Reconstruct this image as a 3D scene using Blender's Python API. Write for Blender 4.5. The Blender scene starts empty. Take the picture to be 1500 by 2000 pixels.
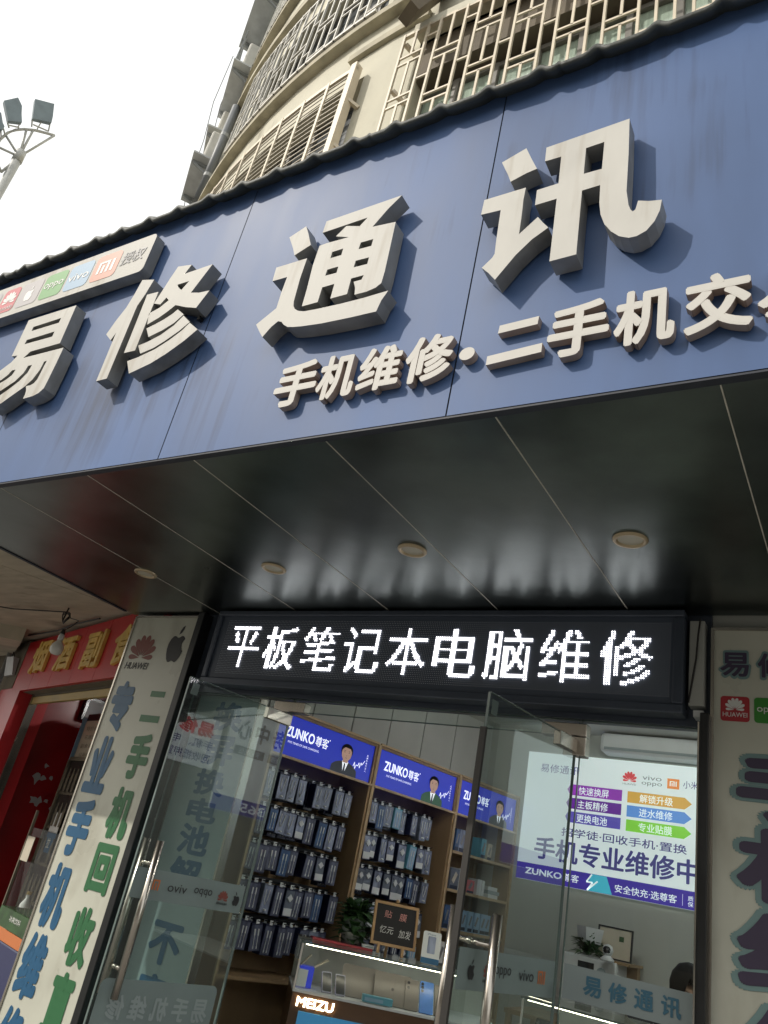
import bpy, bmesh, math, random
from math import radians as R, sin, cos, pi
from mathutils import Vector, Matrix
import numpy as np
random.seed(7)
S = bpy.context.scene
COL = S.collection

# ------------------------------------------------------------------ camera
cam = bpy.data.objects.new('camera', bpy.data.cameras.new('camera'))
COL.objects.link(cam)
yaw, pit, rol = R(35.24), R(25.5), R(12.31)
fwd = Vector((-sin(yaw)*cos(pit), cos(yaw)*cos(pit), sin(pit)))
r0 = Vector((cos(yaw), sin(yaw), 0)); u0 = r0.cross(fwd)
rt = r0*cos(rol) + u0*sin(rol); up = -r0*sin(rol) + u0*cos(rol)
m = Matrix((rt, up, -fwd)).transposed().to_4x4(); m.translation = (0, 0, 1.55)
cam.matrix_world = m
cam.data.sensor_fit = 'VERTICAL'; cam.data.sensor_height = 24; cam.data.lens = 24*1510/2000
cam.data.clip_start = .05; cam.data.clip_end = 2000
S.camera = cam

# ------------------------------------------------------------------ sky, sun, exposure
W = bpy.data.worlds.new('World'); S.world = W; W.use_nodes = True
nt = W.node_tree; bg = nt.nodes['Background']
sky = nt.nodes.new('ShaderNodeTexSky'); sky.sky_type = 'NISHITA'; sky.sun_disc = False
SUNDIR = Vector((.92, 1, -1.12)).normalized()
sky.sun_elevation = math.asin(-SUNDIR.z); sky.sun_rotation = math.atan2(-SUNDIR.x, -SUNDIR.y)
sky.dust_density = 6; sky.air_density = 1.2
mx = nt.nodes.new('ShaderNodeMixRGB'); mx.inputs[0].default_value = .75
mx.inputs[2].default_value = (10.8, 10.8, 10.3, 1)          # high thin overcast
nt.links.new(sky.outputs[0], mx.inputs[1]); nt.links.new(mx.outputs[0], bg.inputs[0])
bg.inputs[1].default_value = .098
sun = bpy.data.objects.new('sun', bpy.data.lights.new('sun', 'SUN')); COL.objects.link(sun)
sun.data.energy = 2.05; sun.data.angle = R(.5); sun.data.color = (1, .945, .86)
sun.rotation_euler = SUNDIR.to_track_quat('-Z', 'Y').to_euler(); sun.location = (-20, -30, 30)
S.view_settings.view_transform = 'Standard'; S.view_settings.look = 'None'
S.view_settings.exposure = .45; S.view_settings.gamma = 1
S.cycles.transparent_max_bounces = 24; S.cycles.max_bounces = 8
S.cycles.glossy_bounces = 4; S.cycles.caustics_reflective = False

# ------------------------------------------------------------------ materials
def lin(c):
    return tuple((x/255/12.92 if x <= 10 else ((x/255+.055)/1.055)**2.4) for x in c)

def mat(name, col, rough=.5, metal=0., spec=.5, var=0., scale=6., stretch=(1, 1, 1), stain=None,
        emit=0., bump=0., bscale=60., alpha=None):
    """col linear rgb; var: blotchy lightness variation; stain: (colour, amount, scale, stretch)"""
    mt = bpy.data.materials.new(name); mt.use_nodes = True
    n = mt.node_tree; b = n.nodes['Principled BSDF']
    b.inputs['Base Color'].default_value = (*col, 1); b.inputs['Roughness'].default_value = rough
    b.inputs['Metallic'].default_value = metal; b.inputs['Specular IOR Level'].default_value = spec
    last = None
    if var or stain or bump:
        g = n.nodes.new('ShaderNodeNewGeometry')
    def noise(sc, st, detail=5):
        mp = n.nodes.new('ShaderNodeMapping'); mp.inputs['Scale'].default_value = st
        t = n.nodes.new('ShaderNodeTexNoise'); t.inputs['Scale'].default_value = sc; t.inputs['Detail'].default_value = detail
        n.links.new(g.outputs['Position'], mp.inputs[0]); n.links.new(mp.outputs[0], t.inputs['Vector'])
        return t
    if var:
        t = noise(scale, stretch)
        rmp = n.nodes.new('ShaderNodeValToRGB'); e = rmp.color_ramp.elements
        e[0].position = .3; e[1].position = .7
        e[0].color = (*[c*(1-var) for c in col], 1); e[1].color = (*[min(1, c*(1+var)) for c in col], 1)
        n.links.new(t.outputs[0], rmp.inputs[0]); last = rmp.outputs[0]
        rr = n.nodes.new('ShaderNodeMapRange'); rr.inputs[3].default_value = max(0, rough-.08); rr.inputs[4].default_value = min(1, rough+.08)
        n.links.new(t.outputs[0], rr.inputs[0]); n.links.new(rr.outputs[0], b.inputs['Roughness'])
    if stain:
        sc, amt, ss, sst = stain
        t = noise(ss, sst, 6); t2 = noise(1.6, (1, 1, 1), 3)
        mu = n.nodes.new('ShaderNodeMath'); mu.operation = 'MULTIPLY'
        n.links.new(t.outputs[0], mu.inputs[0]); n.links.new(t2.outputs[0], mu.inputs[1])
        rmp = n.nodes.new('ShaderNodeValToRGB'); e = rmp.color_ramp.elements
        e[0].position = .29; e[1].position = .47; e[0].color = (0, 0, 0, 1); e[1].color = (amt, amt, amt, 1)
        n.links.new(mu.outputs[0], rmp.inputs[0])
        mix = n.nodes.new('ShaderNodeMixRGB'); mix.inputs[1].default_value = (*col, 1); mix.inputs[2].default_value = (*sc, 1)
        if last: n.links.new(last, mix.inputs[1])
        n.links.new(rmp.outputs[0], mix.inputs[0]); last = mix.outputs[0]
    if last: n.links.new(last, b.inputs['Base Color'])
    if bump:
        t = noise(bscale, (1, 1, 1)); bp = n.nodes.new('ShaderNodeBump')
        bp.inputs['Strength'].default_value = bump; bp.inputs['Distance'].default_value = .02
        n.links.new(t.outputs[0], bp.inputs['Height']); n.links.new(bp.outputs[0], b.inputs['Normal'])
    if emit:
        b.inputs['Emission Color'].default_value = (*col, 1); b.inputs['Emission Strength'].default_value = emit
    return mt

def glass(name, tint, gain=1.0, haze=0.):
    mt = bpy.data.materials.new(name); mt.use_nodes = True; n = mt.node_tree
    n.nodes.remove(n.nodes['Principled BSDF']); out = n.nodes['Material Output']
    tr = n.nodes.new('ShaderNodeBsdfTransparent'); tr.inputs[0].default_value = (*tint, 1)
    gl = n.nodes.new('ShaderNodeBsdfGlossy'); gl.inputs['Roughness'].default_value = .0
    g = n.nodes.new('ShaderNodeNewGeometry')
    dt = n.nodes.new('ShaderNodeVectorMath'); dt.operation = 'DOT_PRODUCT'
    n.links.new(g.outputs['Incoming'], dt.inputs[0]); n.links.new(g.outputs['Normal'], dt.inputs[1])
    def M(op, a, b=None):
        q = n.nodes.new('ShaderNodeMath'); q.operation = op
        for i, v in enumerate((a, b)):
            if v is None: continue
            if isinstance(v, (int, float)): q.inputs[i].default_value = v
            else: n.links.new(v, q.inputs[i])
        return q.outputs[0]
    c = M('ABSOLUTE', dt.outputs['Value']); f = M('POWER', M('SUBTRACT', 1, c), 5)
    f = M('MULTIPLY', M('ADD', M('MULTIPLY', f, .955), .045), gain)
    mx = n.nodes.new('ShaderNodeMixShader'); n.links.new(f, mx.inputs[0])
    n.links.new(tr.outputs[0], mx.inputs[1]); n.links.new(gl.outputs[0], mx.inputs[2])
    last = mx.outputs[0]
    if haze:
        df = n.nodes.new('ShaderNodeBsdfDiffuse'); df.inputs[0].default_value = (.5, .55, .52, 1)
        m2 = n.nodes.new('ShaderNodeMixShader'); m2.inputs[0].default_value = haze
        n.links.new(last, m2.inputs[1]); n.links.new(df.outputs[0], m2.inputs[2]); last = m2.outputs[0]
    n.links.new(last, out.inputs[0])
    return mt

DOWN = (10, 10, .5)
M_ = {}
def defm(k, *a, **kw): M_[k] = mat(k, *a, **kw)
defm('fascia_blue', (.068, .125, .275), .56, var=.15, scale=1.3, stretch=(3, 3, .7), stain=((.03, .05, .11), .8, 2.2, DOWN), spec=.35)
defm('seam_dark', (.02, .025, .04), .6)
defm('soffit_black', (.125, .145, .14), .31, metal=1., spec=.5, var=.25, scale=3, bump=.035, bscale=9)
defm('sealant', (.55, .53, .46), .6, var=.2, scale=20)
defm('letter_face', (.52, .51, .475), .58, spec=.3, var=.08, scale=4, stretch=(2, 2, 1), stain=((.27, .22, .15), .65, 2.6, (9, 9, .7)))
defm('letter_side', (.27, .27, .26), .42, metal=.25, var=.25, scale=9, stretch=(1, 1, .6), stain=((.1, .09, .07), .6, 5, (2, 2, 1)))
defm('small_face', (.57, .555, .52), .6, spec=.3, var=.06, scale=9)
defm('small_side', (.34, .27, .23), .45, var=.2, scale=12)
defm('tile_dark', (.068, .075, .07), .6, var=.35, scale=8, bump=.2, bscale=30)
defm('beige_wall', (.56, .535, .43), .8, var=.08, scale=2.2, stain=((.22, .20, .14), .75, 1.8, (3, 3, .45)), bump=.08, bscale=25)  # beige lightened so the colour carries the pale veil of light
defm('ledge_grey', (.42, .385, .29), .85, var=.22, scale=5, stain=((.13, .115, .08), .7, 3, (2, 2, 1)))
defm('cage_cream', (.63, .55, .42), .5, var=.12, scale=5)
defm('cage_white', (.6, .58, .53), .5, var=.1, scale=5)
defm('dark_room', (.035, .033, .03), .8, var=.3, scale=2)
defm('recess_brown', (.15, .125, .09), .8, var=.25, scale=3)
defm('curtain', (.60, .62, .56), .85, var=.22, scale=7, stretch=(6, 6, .4))
defm('window_frame', (.2, .19, .17), .5)
defm('ac_grey', (.3, .315, .32), .6, var=.15, scale=6)
defm('ac_cream', (.60, .59, .54), .6, var=.15, scale=4)
defm('ac_tray', (.55, .57, .58), .6, var=.15, scale=5)
defm('black_metal', (.012, .013, .014), .35, var=.2, scale=8)
defm('dark_alu', (.055, .068, .095), .35, metal=.2, var=.15, scale=5)  # bluish LED glow mixed into the frame and lintel colour
defm('steel', (.48, .44, .39), .24, metal=1, var=.1, scale=14, stretch=(1, 1, .2))
defm('chrome', (.6, .58, .54), .12, metal=1)
defm('panel_shaded', (.32, .39, .41), .4, var=.06, scale=3)  # cream board with indoor shade and glass tint mixed into the colour
defm('panel_cream', (.57, .575, .49), .3, var=.07, scale=3, stain=((.36, .34, .27), .6, 4, (2, 2, .8)), bump=.10, bscale=3.5)
defm('print_blue', (.022, .105, .215), .35, var=.06)
defm('print_green', (.035, .15, .06), .35, var=.06)
defm('print_black', (.02, .02, .022), .4)
defm('print_navy', (.012, .022, .05), .4)
defm('print_teal', (.19, .30, .30), .4)
defm('print_purple', (.06, .045, .085), .4)
defm('print_white', (.75, .75, .73), .4)
defm('print_grey', (.2, .2, .21), .4)
defm('logo_red', (.42, .035, .045), .4)
defm('logo_maroon', (.22, .06, .045), .4)
defm('logo_green', (.05, .26, .04), .4)
defm('logo_sky', (.2, .4, .6), .4)
defm('logo_orange', (.55, .17, .05), .4)
defm('logo_grey', (.42, .42, .43), .4)
defm('faded_red', (.55, .13, .15), .4); defm('faded_green', (.13, .34, .11), .4)
defm('faded_blue', (.26, .4, .55), .4); defm('faded_orange', (.55, .24, .17), .4); defm('faded_grey', (.42, .4, .41), .4)
defm('led_on', (1, .97, .98), emit=7)
defm('led_off', (.62, .66, .74), .5)
defm('led_board', (.062, .078, .11), .45)  # board colour raised towards blue to carry the glow of the LEDs
defm('brass_ring', (.5, .4, .26), .4, metal=.5)
defm('lamp_lens', (.5, .47, .38), .5)
defm('red_paint', (.52, .02, .026), .38, var=.12, scale=2)
defm('red_door', (.30, .012, .015), .3, var=.2, scale=3)
defm('slat_cream_dim', (.42, .37, .28), .55, var=.12)  # grille cream darkened: shade put into the colour against the bright sun
defm('gold', (.72, .47, .11), .5, var=.2, scale=9)
defm('shutter_yellow', (.45, .32, .10), .5, var=.15, scale=3)
defm('concrete', (.46, .41, .32), .9, var=.16, scale=3, stretch=(1, 4, 1), stain=((.11, .09, .065), .7, 3.5, (1, 3, 1)), bump=.15, bscale=18)
defm('bulb_white', (.66, .65, .6), .25)
defm('pavement', (.17, .165, .155), .8, var=.15, scale=2)
defm('asphalt', (.13, .128, .122), .9, var=.2, scale=3)
defm('room_wall', (.42, .435, .40), .55, var=.08, scale=1.5)
defm('room_panel', (.42, .43, .40), .45, var=.07, scale=3)
defm('room_ceiling', (.6, .6, .57), .8)
defm('room_floor', (.3, .28, .25), .3, var=.1)
defm('oak', (.30, .20, .105), .5, var=.18, scale=3, stretch=(2, 2, .4))
defm('oak_edge', (.42, .30, .17), .5, var=.1, scale=6)
defm('walnut', (.105, .05, .022), .4, var=.25, scale=3, stretch=(1, 1, 4))
defm('zunko_blue', (.016, .03, .38), .25, emit=.42)
defm('zunko_white', (.85, .88, .95), .4, emit=.6)
defm('skin', (.42, .25, .17), .5, emit=0); defm('skin_print', (.40, .25, .19), .4, emit=.35)
defm('suit_print', (.025, .03, .04), .4, emit=.3); defm('suit_green', (.03, .09, .05), .4, emit=.3)
defm('hair', (.008, .007, .006), .7, spec=.15)
defm('pipe_dark', (.13, .14, .15), .5)
defm('jacket', (.022, .025, .03), .8, var=.3, scale=20)
defm('jeans', (.03, .04, .07), .8)
defm('shoe', (.02, .02, .02), .6)
defm('box_navy', (.012, .016, .045), .3, var=.3, scale=15)
defm('box_blue', (.04, .09, .2), .3, var=.3, scale=15)
defm('box_slate', (.12, .14, .18), .3, var=.3, scale=15)
defm('blister', (.22, .25, .34), .18, var=.45, scale=30, stretch=(1, 1, .3))
defm('blister_dark', (.10, .11, .16), .18, var=.5, scale=30, stretch=(1, 1, .3))
defm('white_plastic', (.62, .64, .64), .4, var=.04)
defm('lightbox', (.80, .88, .89), .4, emit=.36)
for k, c in (('lb_purple', (.05, .03, .32)), ('lb_violet', (.27, .04, .42)), ('lb_plum', (.12, .02, .28)), ('lb_indigo', (.10, .08, .42)),
             ('lb_amber', (.65, .36, .06)), ('lb_azure', (.10, .27, .68)), ('lb_lime', (.22, .62, .05)), ('lb_ink', (.05, .05, .20)),
             ('lb_cyan', (.06, .45, .60)), ('lb_white', (.86, .93, .93)), ('lb_red', (.6, .06, .07)), ('lb_grey', (.22, .24, .27)), ('lb_orange', (.75, .24, .04))):
    defm(k, c, .4, emit=.40)
defm('strip_light', (1, .9, .68), emit=7)
defm('tube_light', (1, .98, .93), emit=80)
defm('sticker_grey', (.30, .35, .355), .6, var=.05, scale=4)
defm('sticker_teal', (.06, .17, .25), .5)
defm('sticker_frost', (.19, .24, .235), .6, var=.06)
defm('glass_edge', (.13, .17, .16), .15)
defm('leaf_green', (.03, .075, .022), .45, var=.4, scale=12)
defm('pot_glass', (.25, .27, .26), .15)
defm('chalk_black', (.012, .011, .011), .8)
defm('chalk_white', (.5, .5, .48), .8); defm('chalk_pink', (.55, .25, .22), .8)
defm('pine', (.36, .22, .10), .55, var=.15, scale=8)
defm('phone_black', (.015, .016, .018), .2); defm('phone_blue', (.10, .22, .55), .2, var=.25, scale=8)
defm('phone_taupe', (.17, .15, .13), .3); defm('phone_mint', (.22, .36, .32), .3); defm('phone_lilac', (.30, .29, .38), .3)
defm('box_teal', (.10, .32, .42), .4, var=.2); defm('paper', (.50, .45, .36), .8, var=.06, scale=8)
defm('red_plastic', (.4, .015, .03), .35); defm('poster_blue', (.05, .25, .48), .35, emit=.25)
defm('cardboard', (.38, .26, .17), .8, var=.1); defm('freezer_navy', (.03, .035, .10), .4)
defm('fridge_dark', (.03, .027, .024), .3, var=.6, scale=14); defm('pole_grey', (.42, .43, .42), .45, var=.1)
defm('flood_grey', (.17, .22, .25), .4, var=.12); defm('wire', (.02, .018, .016), .6)
defm('opp_wall', (.30, .27, .22), .8, var=.15, scale=.4); defm('opp_glass', (.05, .06, .07), .2)
M_['glass'] = glass('glass', (.86, .92, .89), 1.0)
M_['leaf_glass'] = glass('leaf_glass', (.74, .84, .82), 3.4, .03)
M_['case_glass'] = glass('case_glass', (.93, .97, .95), .8)

# ------------------------------------------------------------------ builders
class MB:
    def __init__(s): s.v = []; s.f = []
    def box(s, x0, x1, y0, y1, z0, z1):
        i = len(s.v)
        s.v += [(x, y, z) for z in (z0, z1) for y in (y0, y1) for x in (x0, x1)]
        s.f += [[i+k for k in q] for q in ((0, 2, 3, 1), (4, 5, 7, 6), (0, 1, 5, 4), (2, 6, 7, 3), (0, 4, 6, 2), (1, 3, 7, 5))]
        return s
    def quad(s, *p):
        i = len(s.v); s.v += [tuple(q) for q in p]; s.f.append(list(range(i, i+len(p)))); return s
    def bar(s, a, b, w, h=None, upv=(0, 0, 1)):
        a = Vector(a); b = Vector(b); h = h or w; d = (b-a).normalized(); u = Vector(upv)
        if abs(d.dot(u)) > .98: u = Vector((0, 1, 0))
        x = d.cross(u).normalized(); y = x.cross(d)
        i = len(s.v)
        for p in (a, b):
            for sx, sy in ((-1, -1), (1, -1), (1, 1), (-1, 1)): s.v.append(tuple(p + x*sx*w/2 + y*sy*h/2))
        s.f += [[i+k for k in q] for q in ((3, 2, 1, 0), (4, 5, 6, 7), (0, 1, 5, 4), (1, 2, 6, 5), (2, 3, 7, 6), (3, 0, 4, 7))]
        return s
    def tube(s, pts, r, n=8, cap=True):
        pts = [Vector(p) for p in pts]; rs = r if isinstance(r, (list, tuple)) else [r]*len(pts)
        rings = []
        for k, p in enumerate(pts):
            d = (pts[min(k+1, len(pts)-1)] - pts[max(k-1, 0)]).normalized()
            u = Vector((0, 0, 1)) if abs(d.z) < .9 else Vector((0, 1, 0))
            x = d.cross(u).normalized(); y = x.cross(d); i = len(s.v); rings.append(i)
            for q in range(n):
                a = 2*pi*q/n; s.v.append(tuple(p + (x*cos(a) + y*sin(a))*rs[k]))
        for a, b in zip(rings, rings[1:]):
            for q in range(n): s.f.append([a+q, a+(q+1) % n, b+(q+1) % n, b+q])
        if cap:
            s.f.append([rings[0]+q for q in reversed(range(n))]); s.f.append([rings[-1]+q for q in range(n)])
        return s
    def lathe(s, prof, n=20, c=(0, 0, 0), squash=1):
        i0 = len(s.v)
        for r_, z in prof:
            for q in range(n):
                a = 2*pi*q/n; s.v.append((c[0]+r_*cos(a), c[1]+r_*sin(a)*squash, c[2]+z))
        for k in range(len(prof)-1):
            for q in range(n):
                a = i0+k*n; s.f.append([a+q, a+(q+1) % n, a+n+(q+1) % n, a+n+q])
        return s
    def poly(s, pts, y, depth=0):
        """polygon in the local xz plane, facing -y"""
        i = len(s.v); k = len(pts)
        s.v += [(x, y, z) for x, z in pts]; s.f.append(list(range(i, i+k)))
        if depth:
            s.v += [(x, y+depth, z) for x, z in pts]
            for q in range(k): s.f.append([i+q, i+k+q, i+k+(q+1) % k, i+(q+1) % k])
        return s
    def mesh(s, name, mt, smooth=False):
        me = bpy.data.meshes.new(name); me.from_pydata(s.v, [], s.f); me.validate()
        bm = bmesh.new(); bm.from_mesh(me)
        if smooth is not None: bmesh.ops.recalc_face_normals(bm, faces=bm.faces)
        bm.to_mesh(me); bm.free()
        if isinstance(mt, str): mt = M_[mt]
        me.materials.append(mt)
        if smooth: me.polygons.foreach_set('use_smooth', [True]*len(me.polygons))
        return me
    def obj(s, name, mt, parent=None, smooth=False, bevel=0.):
        return link(name, s.mesh(name, mt, smooth), parent, bevel)

def link(name, me, parent=None, bevel=0.):
    o = bpy.data.objects.new(name, me); COL.objects.link(o); o.parent = parent
    if bevel:
        md = o.modifiers.new('edge', 'BEVEL'); md.width = bevel; md.segments = 2; md.limit_method = 'ANGLE'
    return o
def tag(o, label=None, cat=None, group=None, kind=None):
    for k, v in (('label', label), ('category', cat), ('group', group), ('kind', kind)):
        if v: o[k] = v
    return o
def frame(o=(0, 0, 0), ux=(1, 0, 0)):
    """local x along ux, local z up, local -y towards the viewer"""
    ux = Vector(ux).normalized(); uz = Vector((0, 0, 1)); uy = uz.cross(ux)
    mm = Matrix((ux, uy, uz)).transposed().to_4x4(); mm.translation = o; return mm
def thing(name, label, cat, mw=None, group=None, kind=None):
    o = bpy.data.objects.new(name, None); COL.objects.link(o); o.empty_display_size = .1
    if mw is not None: o.matrix_world = mw if isinstance(mw, Matrix) else Matrix.Translation(mw)
    return tag(o, label, cat, group, kind)
def dup(o, mw, label=None, group=None):
    c = o.copy(); COL.objects.link(c); c.matrix_world = mw
    if label: c['label'] = label
    if group: c['group'] = group
    for ch in list(o.children):
        d = ch.copy(); COL.objects.link(d); d.parent = c
        for g in ch.children:
            e = g.copy(); COL.objects.link(e); e.parent = d
    return c

_tc = {}
def glyphs(s, bold=.0, depth=0):
    k = (s, bold, depth)
    if k not in _tc:
        c = bpy.data.curves.new('t', 'FONT'); c.body = s; c.size = 1; c.offset = bold; c.resolution_u = 4
        if depth: c.extrude = .5
        o = bpy.data.objects.new('t', c); COL.objects.link(o)
        bpy.context.view_layer.update(); dg = bpy.context.evaluated_depsgraph_get()
        me = bpy.data.meshes.new_from_object(o.evaluated_get(dg))
        v = np.array([tuple(x.co) for x in me.vertices]).reshape(-1, 3); f = [list(p.vertices) for p in me.polygons]
        bpy.data.objects.remove(o); bpy.data.curves.remove(c); bpy.data.meshes.remove(me)
        _tc[k] = (v, f)
    return _tc[k]
EM = {'二', '·', '一', '、', '。'}
def put(mb, s, x0, x1, z0, z1, y=-.003, bold=.015, depth=0, mirror=False, shear=0, em=False):
    """add text to mb, fitted to the box; weight is gained by laying shifted copies on one another, each a hair prouder"""
    v, f = glyphs(s, 0, 1 if depth else 0)
    if em or s in EM:
        v0, f0 = glyphs('国', 0, 0); lo = v0.min(0); hi = v0.max(0)
    else:
        lo = v.min(0); hi = v.max(0)
    w = hi-lo; n = max(1, len(s)*.85)
    dx = bold*(x1-x0)/n; dz = bold*(z1-z0)
    nc = 0 if bold < .008 else 4 if bold < .02 else 8 if bold < .045 else 16
    sh = [(0, 0)] + [(dx*cos(2*pi*(k+.5)/nc+.13), dz*sin(2*pi*(k+.5)/nc+.13)) for k in range(nc)]
    for c, (ax, az) in enumerate(sh):
        i = len(mb.v); yc = y - c*.00012
        for a in v:
            tx = (a[0]-lo[0])/max(w[0], 1e-6); tz = (a[1]-lo[1])/max(w[1], 1e-6)
            if mirror: tx = 1-tx
            x = x0+dx + (x1-x0-2*dx)*tx + shear*tz*(z1-z0) + ax
            mb.v.append((x, yc - ((a[2]+.5)*depth if depth else 0), z0+dz+(z1-z0-2*dz)*tz + az))
        for q in f: mb.f.append([i+k for k in (q[::-1] if mirror else q)])
    return mb
def put_col(mb, s, xc, w, tops, h, y=-.003, bold=.03):
    for ch, zt in zip(s, tops): put(mb, ch, xc-w/2, xc+w/2, zt-h, zt, y, bold)
    return mb

def flower(mb, xc, zc, r, y=-.003):
    for a, L, w in [(s*q[0], q[1], q[2]) for s in (-1, 1) for q in ((10.5, 1.12, .155), (32, 1.06, .16), (57, .98, .15), (86, .80, .12))]:
        a = R(a); dx, dz = sin(a), cos(a); px, pz = dz, -dx; L *= r; w *= r
        pts = [(.10, 0), (.45, .62), (.7, 1), (.88, .9), (.97, .45), (1.0, 0), (.97, -.45), (.88, -.9), (.7, -1), (.45, -.62)]
        mb.poly([(xc+dx*L*t+px*w*q, zc+dz*L*t+pz*w*q) for t, q in pts], y)
    return mb
APPLE = [(0, .60), (.10, .62), (.24, .70), (.36, .72), (.50, .66), (.60, .55), (.50, .44), (.44, .28), (.47, .10), (.56, -.04), (.66, -.10), (.58, -.36),
         (.44, -.60), (.32, -.70), (.20, -.70), (.08, -.64), (-.04, -.64), (-.18, -.71), (-.32, -.70), (-.46, -.56), (-.58, -.32), (-.66, -.02),
         (-.66, .28), (-.56, .52), (-.40, .68), (-.24, .71), (-.10, .64)]
def apple(mb, xc, zc, h, y=-.003, mirror=False, wx=1.):
    s = h/2.0; q = -1 if mirror else 1
    mb.poly([(xc+a*s*q*wx, zc-.3*s+b*s) for a, b in APPLE][::q], y)
    mb.poly([(xc+a*s*q*wx, zc-.3*s+b*s) for a, b in ((-.02, .78), (.02, 1.0), (.14, 1.2), (.30, 1.3), (.29, 1.08), (.17, .88))][::q], y)
    return mb
def mi_mark(mb, x0, x1, z0, z1, y=-.003, mirror=False):
    def q(a, b, c, d):
        if mirror: a, b = 1-b, 1-a
        mb.poly([(x0+(x1-x0)*a, z0+(z1-z0)*c), (x0+(x1-x0)*b, z0+(z1-z0)*c), (x0+(x1-x0)*b, z0+(z1-z0)*d), (x0+(x1-x0)*a, z0+(z1-z0)*d)], y)
    q(0, .15, 0, 1); q(.15, .7, .84, 1); q(.55, .7, 0, .84); q(.28, .42, 0, .66); q(.84, 1, 0, 1)
    return mb
def rrect(x0, x1, z0, z1, r, n=4):
    P = []
    for cx, cz, a0 in ((x1-r, z1-r, 0), (x0+r, z1-r, 90), (x0+r, z0+r, 180), (x1-r, z0+r, 270)):
        for k in range(n+1):
            a = R(a0+90*k/n); P.append((cx+r*cos(a), cz+r*sin(a)))
    return P
def prism_curve(name, polys, depth, mt_face, mt_side, parent, y0):
    """outlines (with holes) in xz extruded from y0 (back) towards the viewer; face and return materials"""
    c = bpy.data.curves.new('c', 'CURVE'); c.dimensions = '2D'; c.fill_mode = 'BOTH'; c.extrude = depth/2
    for P in polys:
        sp = c.splines.new('POLY'); sp.points.add(len(P)-1); sp.use_cyclic_u = True
        for q, (x, z) in zip(sp.points, P): q.co = (x, z, 0, 1)
    o = bpy.data.objects.new('c', c); COL.objects.link(o)
    bpy.context.view_layer.update()
    me = bpy.data.meshes.new_from_object(o.evaluated_get(bpy.context.evaluated_depsgraph_get()))
    bpy.data.objects.remove(o); bpy.data.curves.remove(c)
    for v in me.vertices:
        x, z, d = v.co; v.co = (x, y0 - (d+depth/2), z)
    me.materials.clear(); me.materials.append(M_[mt_face]); me.materials.append(M_[mt_side])
    bm = bmesh.new(); bm.from_mesh(me); bmesh.ops.remove_doubles(bm, verts=bm.verts, dist=1e-5)
    bmesh.ops.recalc_face_normals(bm, faces=bm.faces); bm.to_mesh(me); bm.free()
    for p in me.polygons: p.material_index = 0 if abs(p.normal.y) > .7 else 1; p.use_smooth = False
    me.name = name
    return link(name, me, parent)
# ------------------------------------------------------------------ ground
tag(MB().box(-600, 600, -600, 600, -.3, 0).obj('ground', 'asphalt'), kind='structure')
tag(MB().box(-40, 40, -4.5, 3.5, 0, .12).obj('pavement', 'pavement'), kind='structure')
tag(MB().box(-3.9, 3.0, 3.2, 7.2, .12, .15).obj('floor', 'room_floor'), kind='structure')

# ------------------------------------------------------------------ apartment building, curved towards the left
CX, CY, RW = -2.464, 12.6, 9.33
def cyl(th, r, z):
    """th degrees from the apex; beyond -46 the wall runs straight on along the tangent; right of the apex it runs straight"""
    if th > 0: return (CX + R(th)*9.1, CY - r, z)
    if th < -46:
        a = R(-46); e = R(th+46)*9.1
        return (CX + r*sin(a) + e*cos(a), CY - r*cos(a) + e*sin(a), z)
    return (CX + r*sin(R(th)), CY - r*cos(R(th)), z)
def ring(mb, t0, t1, ra, rb, z0, z1, step=2.):
    """solid band following the facade"""
    n = max(1, int(math.ceil((t1-t0)/step))); P = []
    for k in range(n+1):
        th = t0+(t1-t0)*k/n
        P.append([cyl(th, ra, z0), cyl(th, rb, z0), cyl(th, rb, z1), cyl(th, ra, z1)])
    i = len(mb.v)
    for q in P: mb.v += q
    for k in range(n):
        for e in range(4): mb.f.append([i+k*4+e, i+k*4+(e+1) % 4, i+k*4+4+(e+1) % 4, i+k*4+4+e])
    mb.f.append([i, i+1, i+2, i+3]); mb.f.append([i+n*4+3-e for e in range(4)])
    return mb
BT = thing('apartment_building', 'tall beige apartment block with curved facade rising behind the blue shop sign', 'building', (0, 0, 0))
# the wall with real openings: stacked bands; (t0, t1) of openings per storey
TL, TR = -110, 45
rows = [(4.2, 8.24, [(-24.5, -7.3), (-3.4, 24)]), (9.05, 10.55, [(-23.6, -7.2), (-62, -30)]), (12.2, 13.9, [(-40, -12)]), (15.2, 16.8, [(-40, -12)])]
wall = MB(); zc = 3.45
for z0, z1, ops in rows:
    ring(wall, TL, TR, RW, RW-.25, zc, z0, 3); t = TL
    for a, b in sorted(ops):
        ring(wall, t, a, RW, RW-.25, z0, z1, 3); t = b
    ring(wall, t, TR, RW, RW-.25, z0, z1, 3); zc = z1
ring(wall, TL, TR, RW, RW-.25, zc, 20, 3)
wall.obj('wall', 'beige_wall', BT)
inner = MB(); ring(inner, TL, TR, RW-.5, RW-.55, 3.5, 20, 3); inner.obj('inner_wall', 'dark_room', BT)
for z0, z1, r_ in ((8.98, 9.065, RW+.10), (10.95, 11.1, RW+.11), (12.05, 12.18, RW+.11), (14.2, 14.4, RW+.11)):
    mb = MB(); ring(mb, TL, TR, RW-.05, r_, z0, z1, 2); mb.obj('ledge', 'ledge_grey', BT)
mb = MB(); ring(mb, -9, -3.2, RW, RW+.045, 8.60, 8.69, 1); mb.obj('ledge', 'ledge_grey', BT)
mb = MB(); ring(mb, -3.4, 24, RW-.02, RW+.12, 8.24, 8.34, 1.5); mb.obj('lintel', 'beige_wall', BT)
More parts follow.
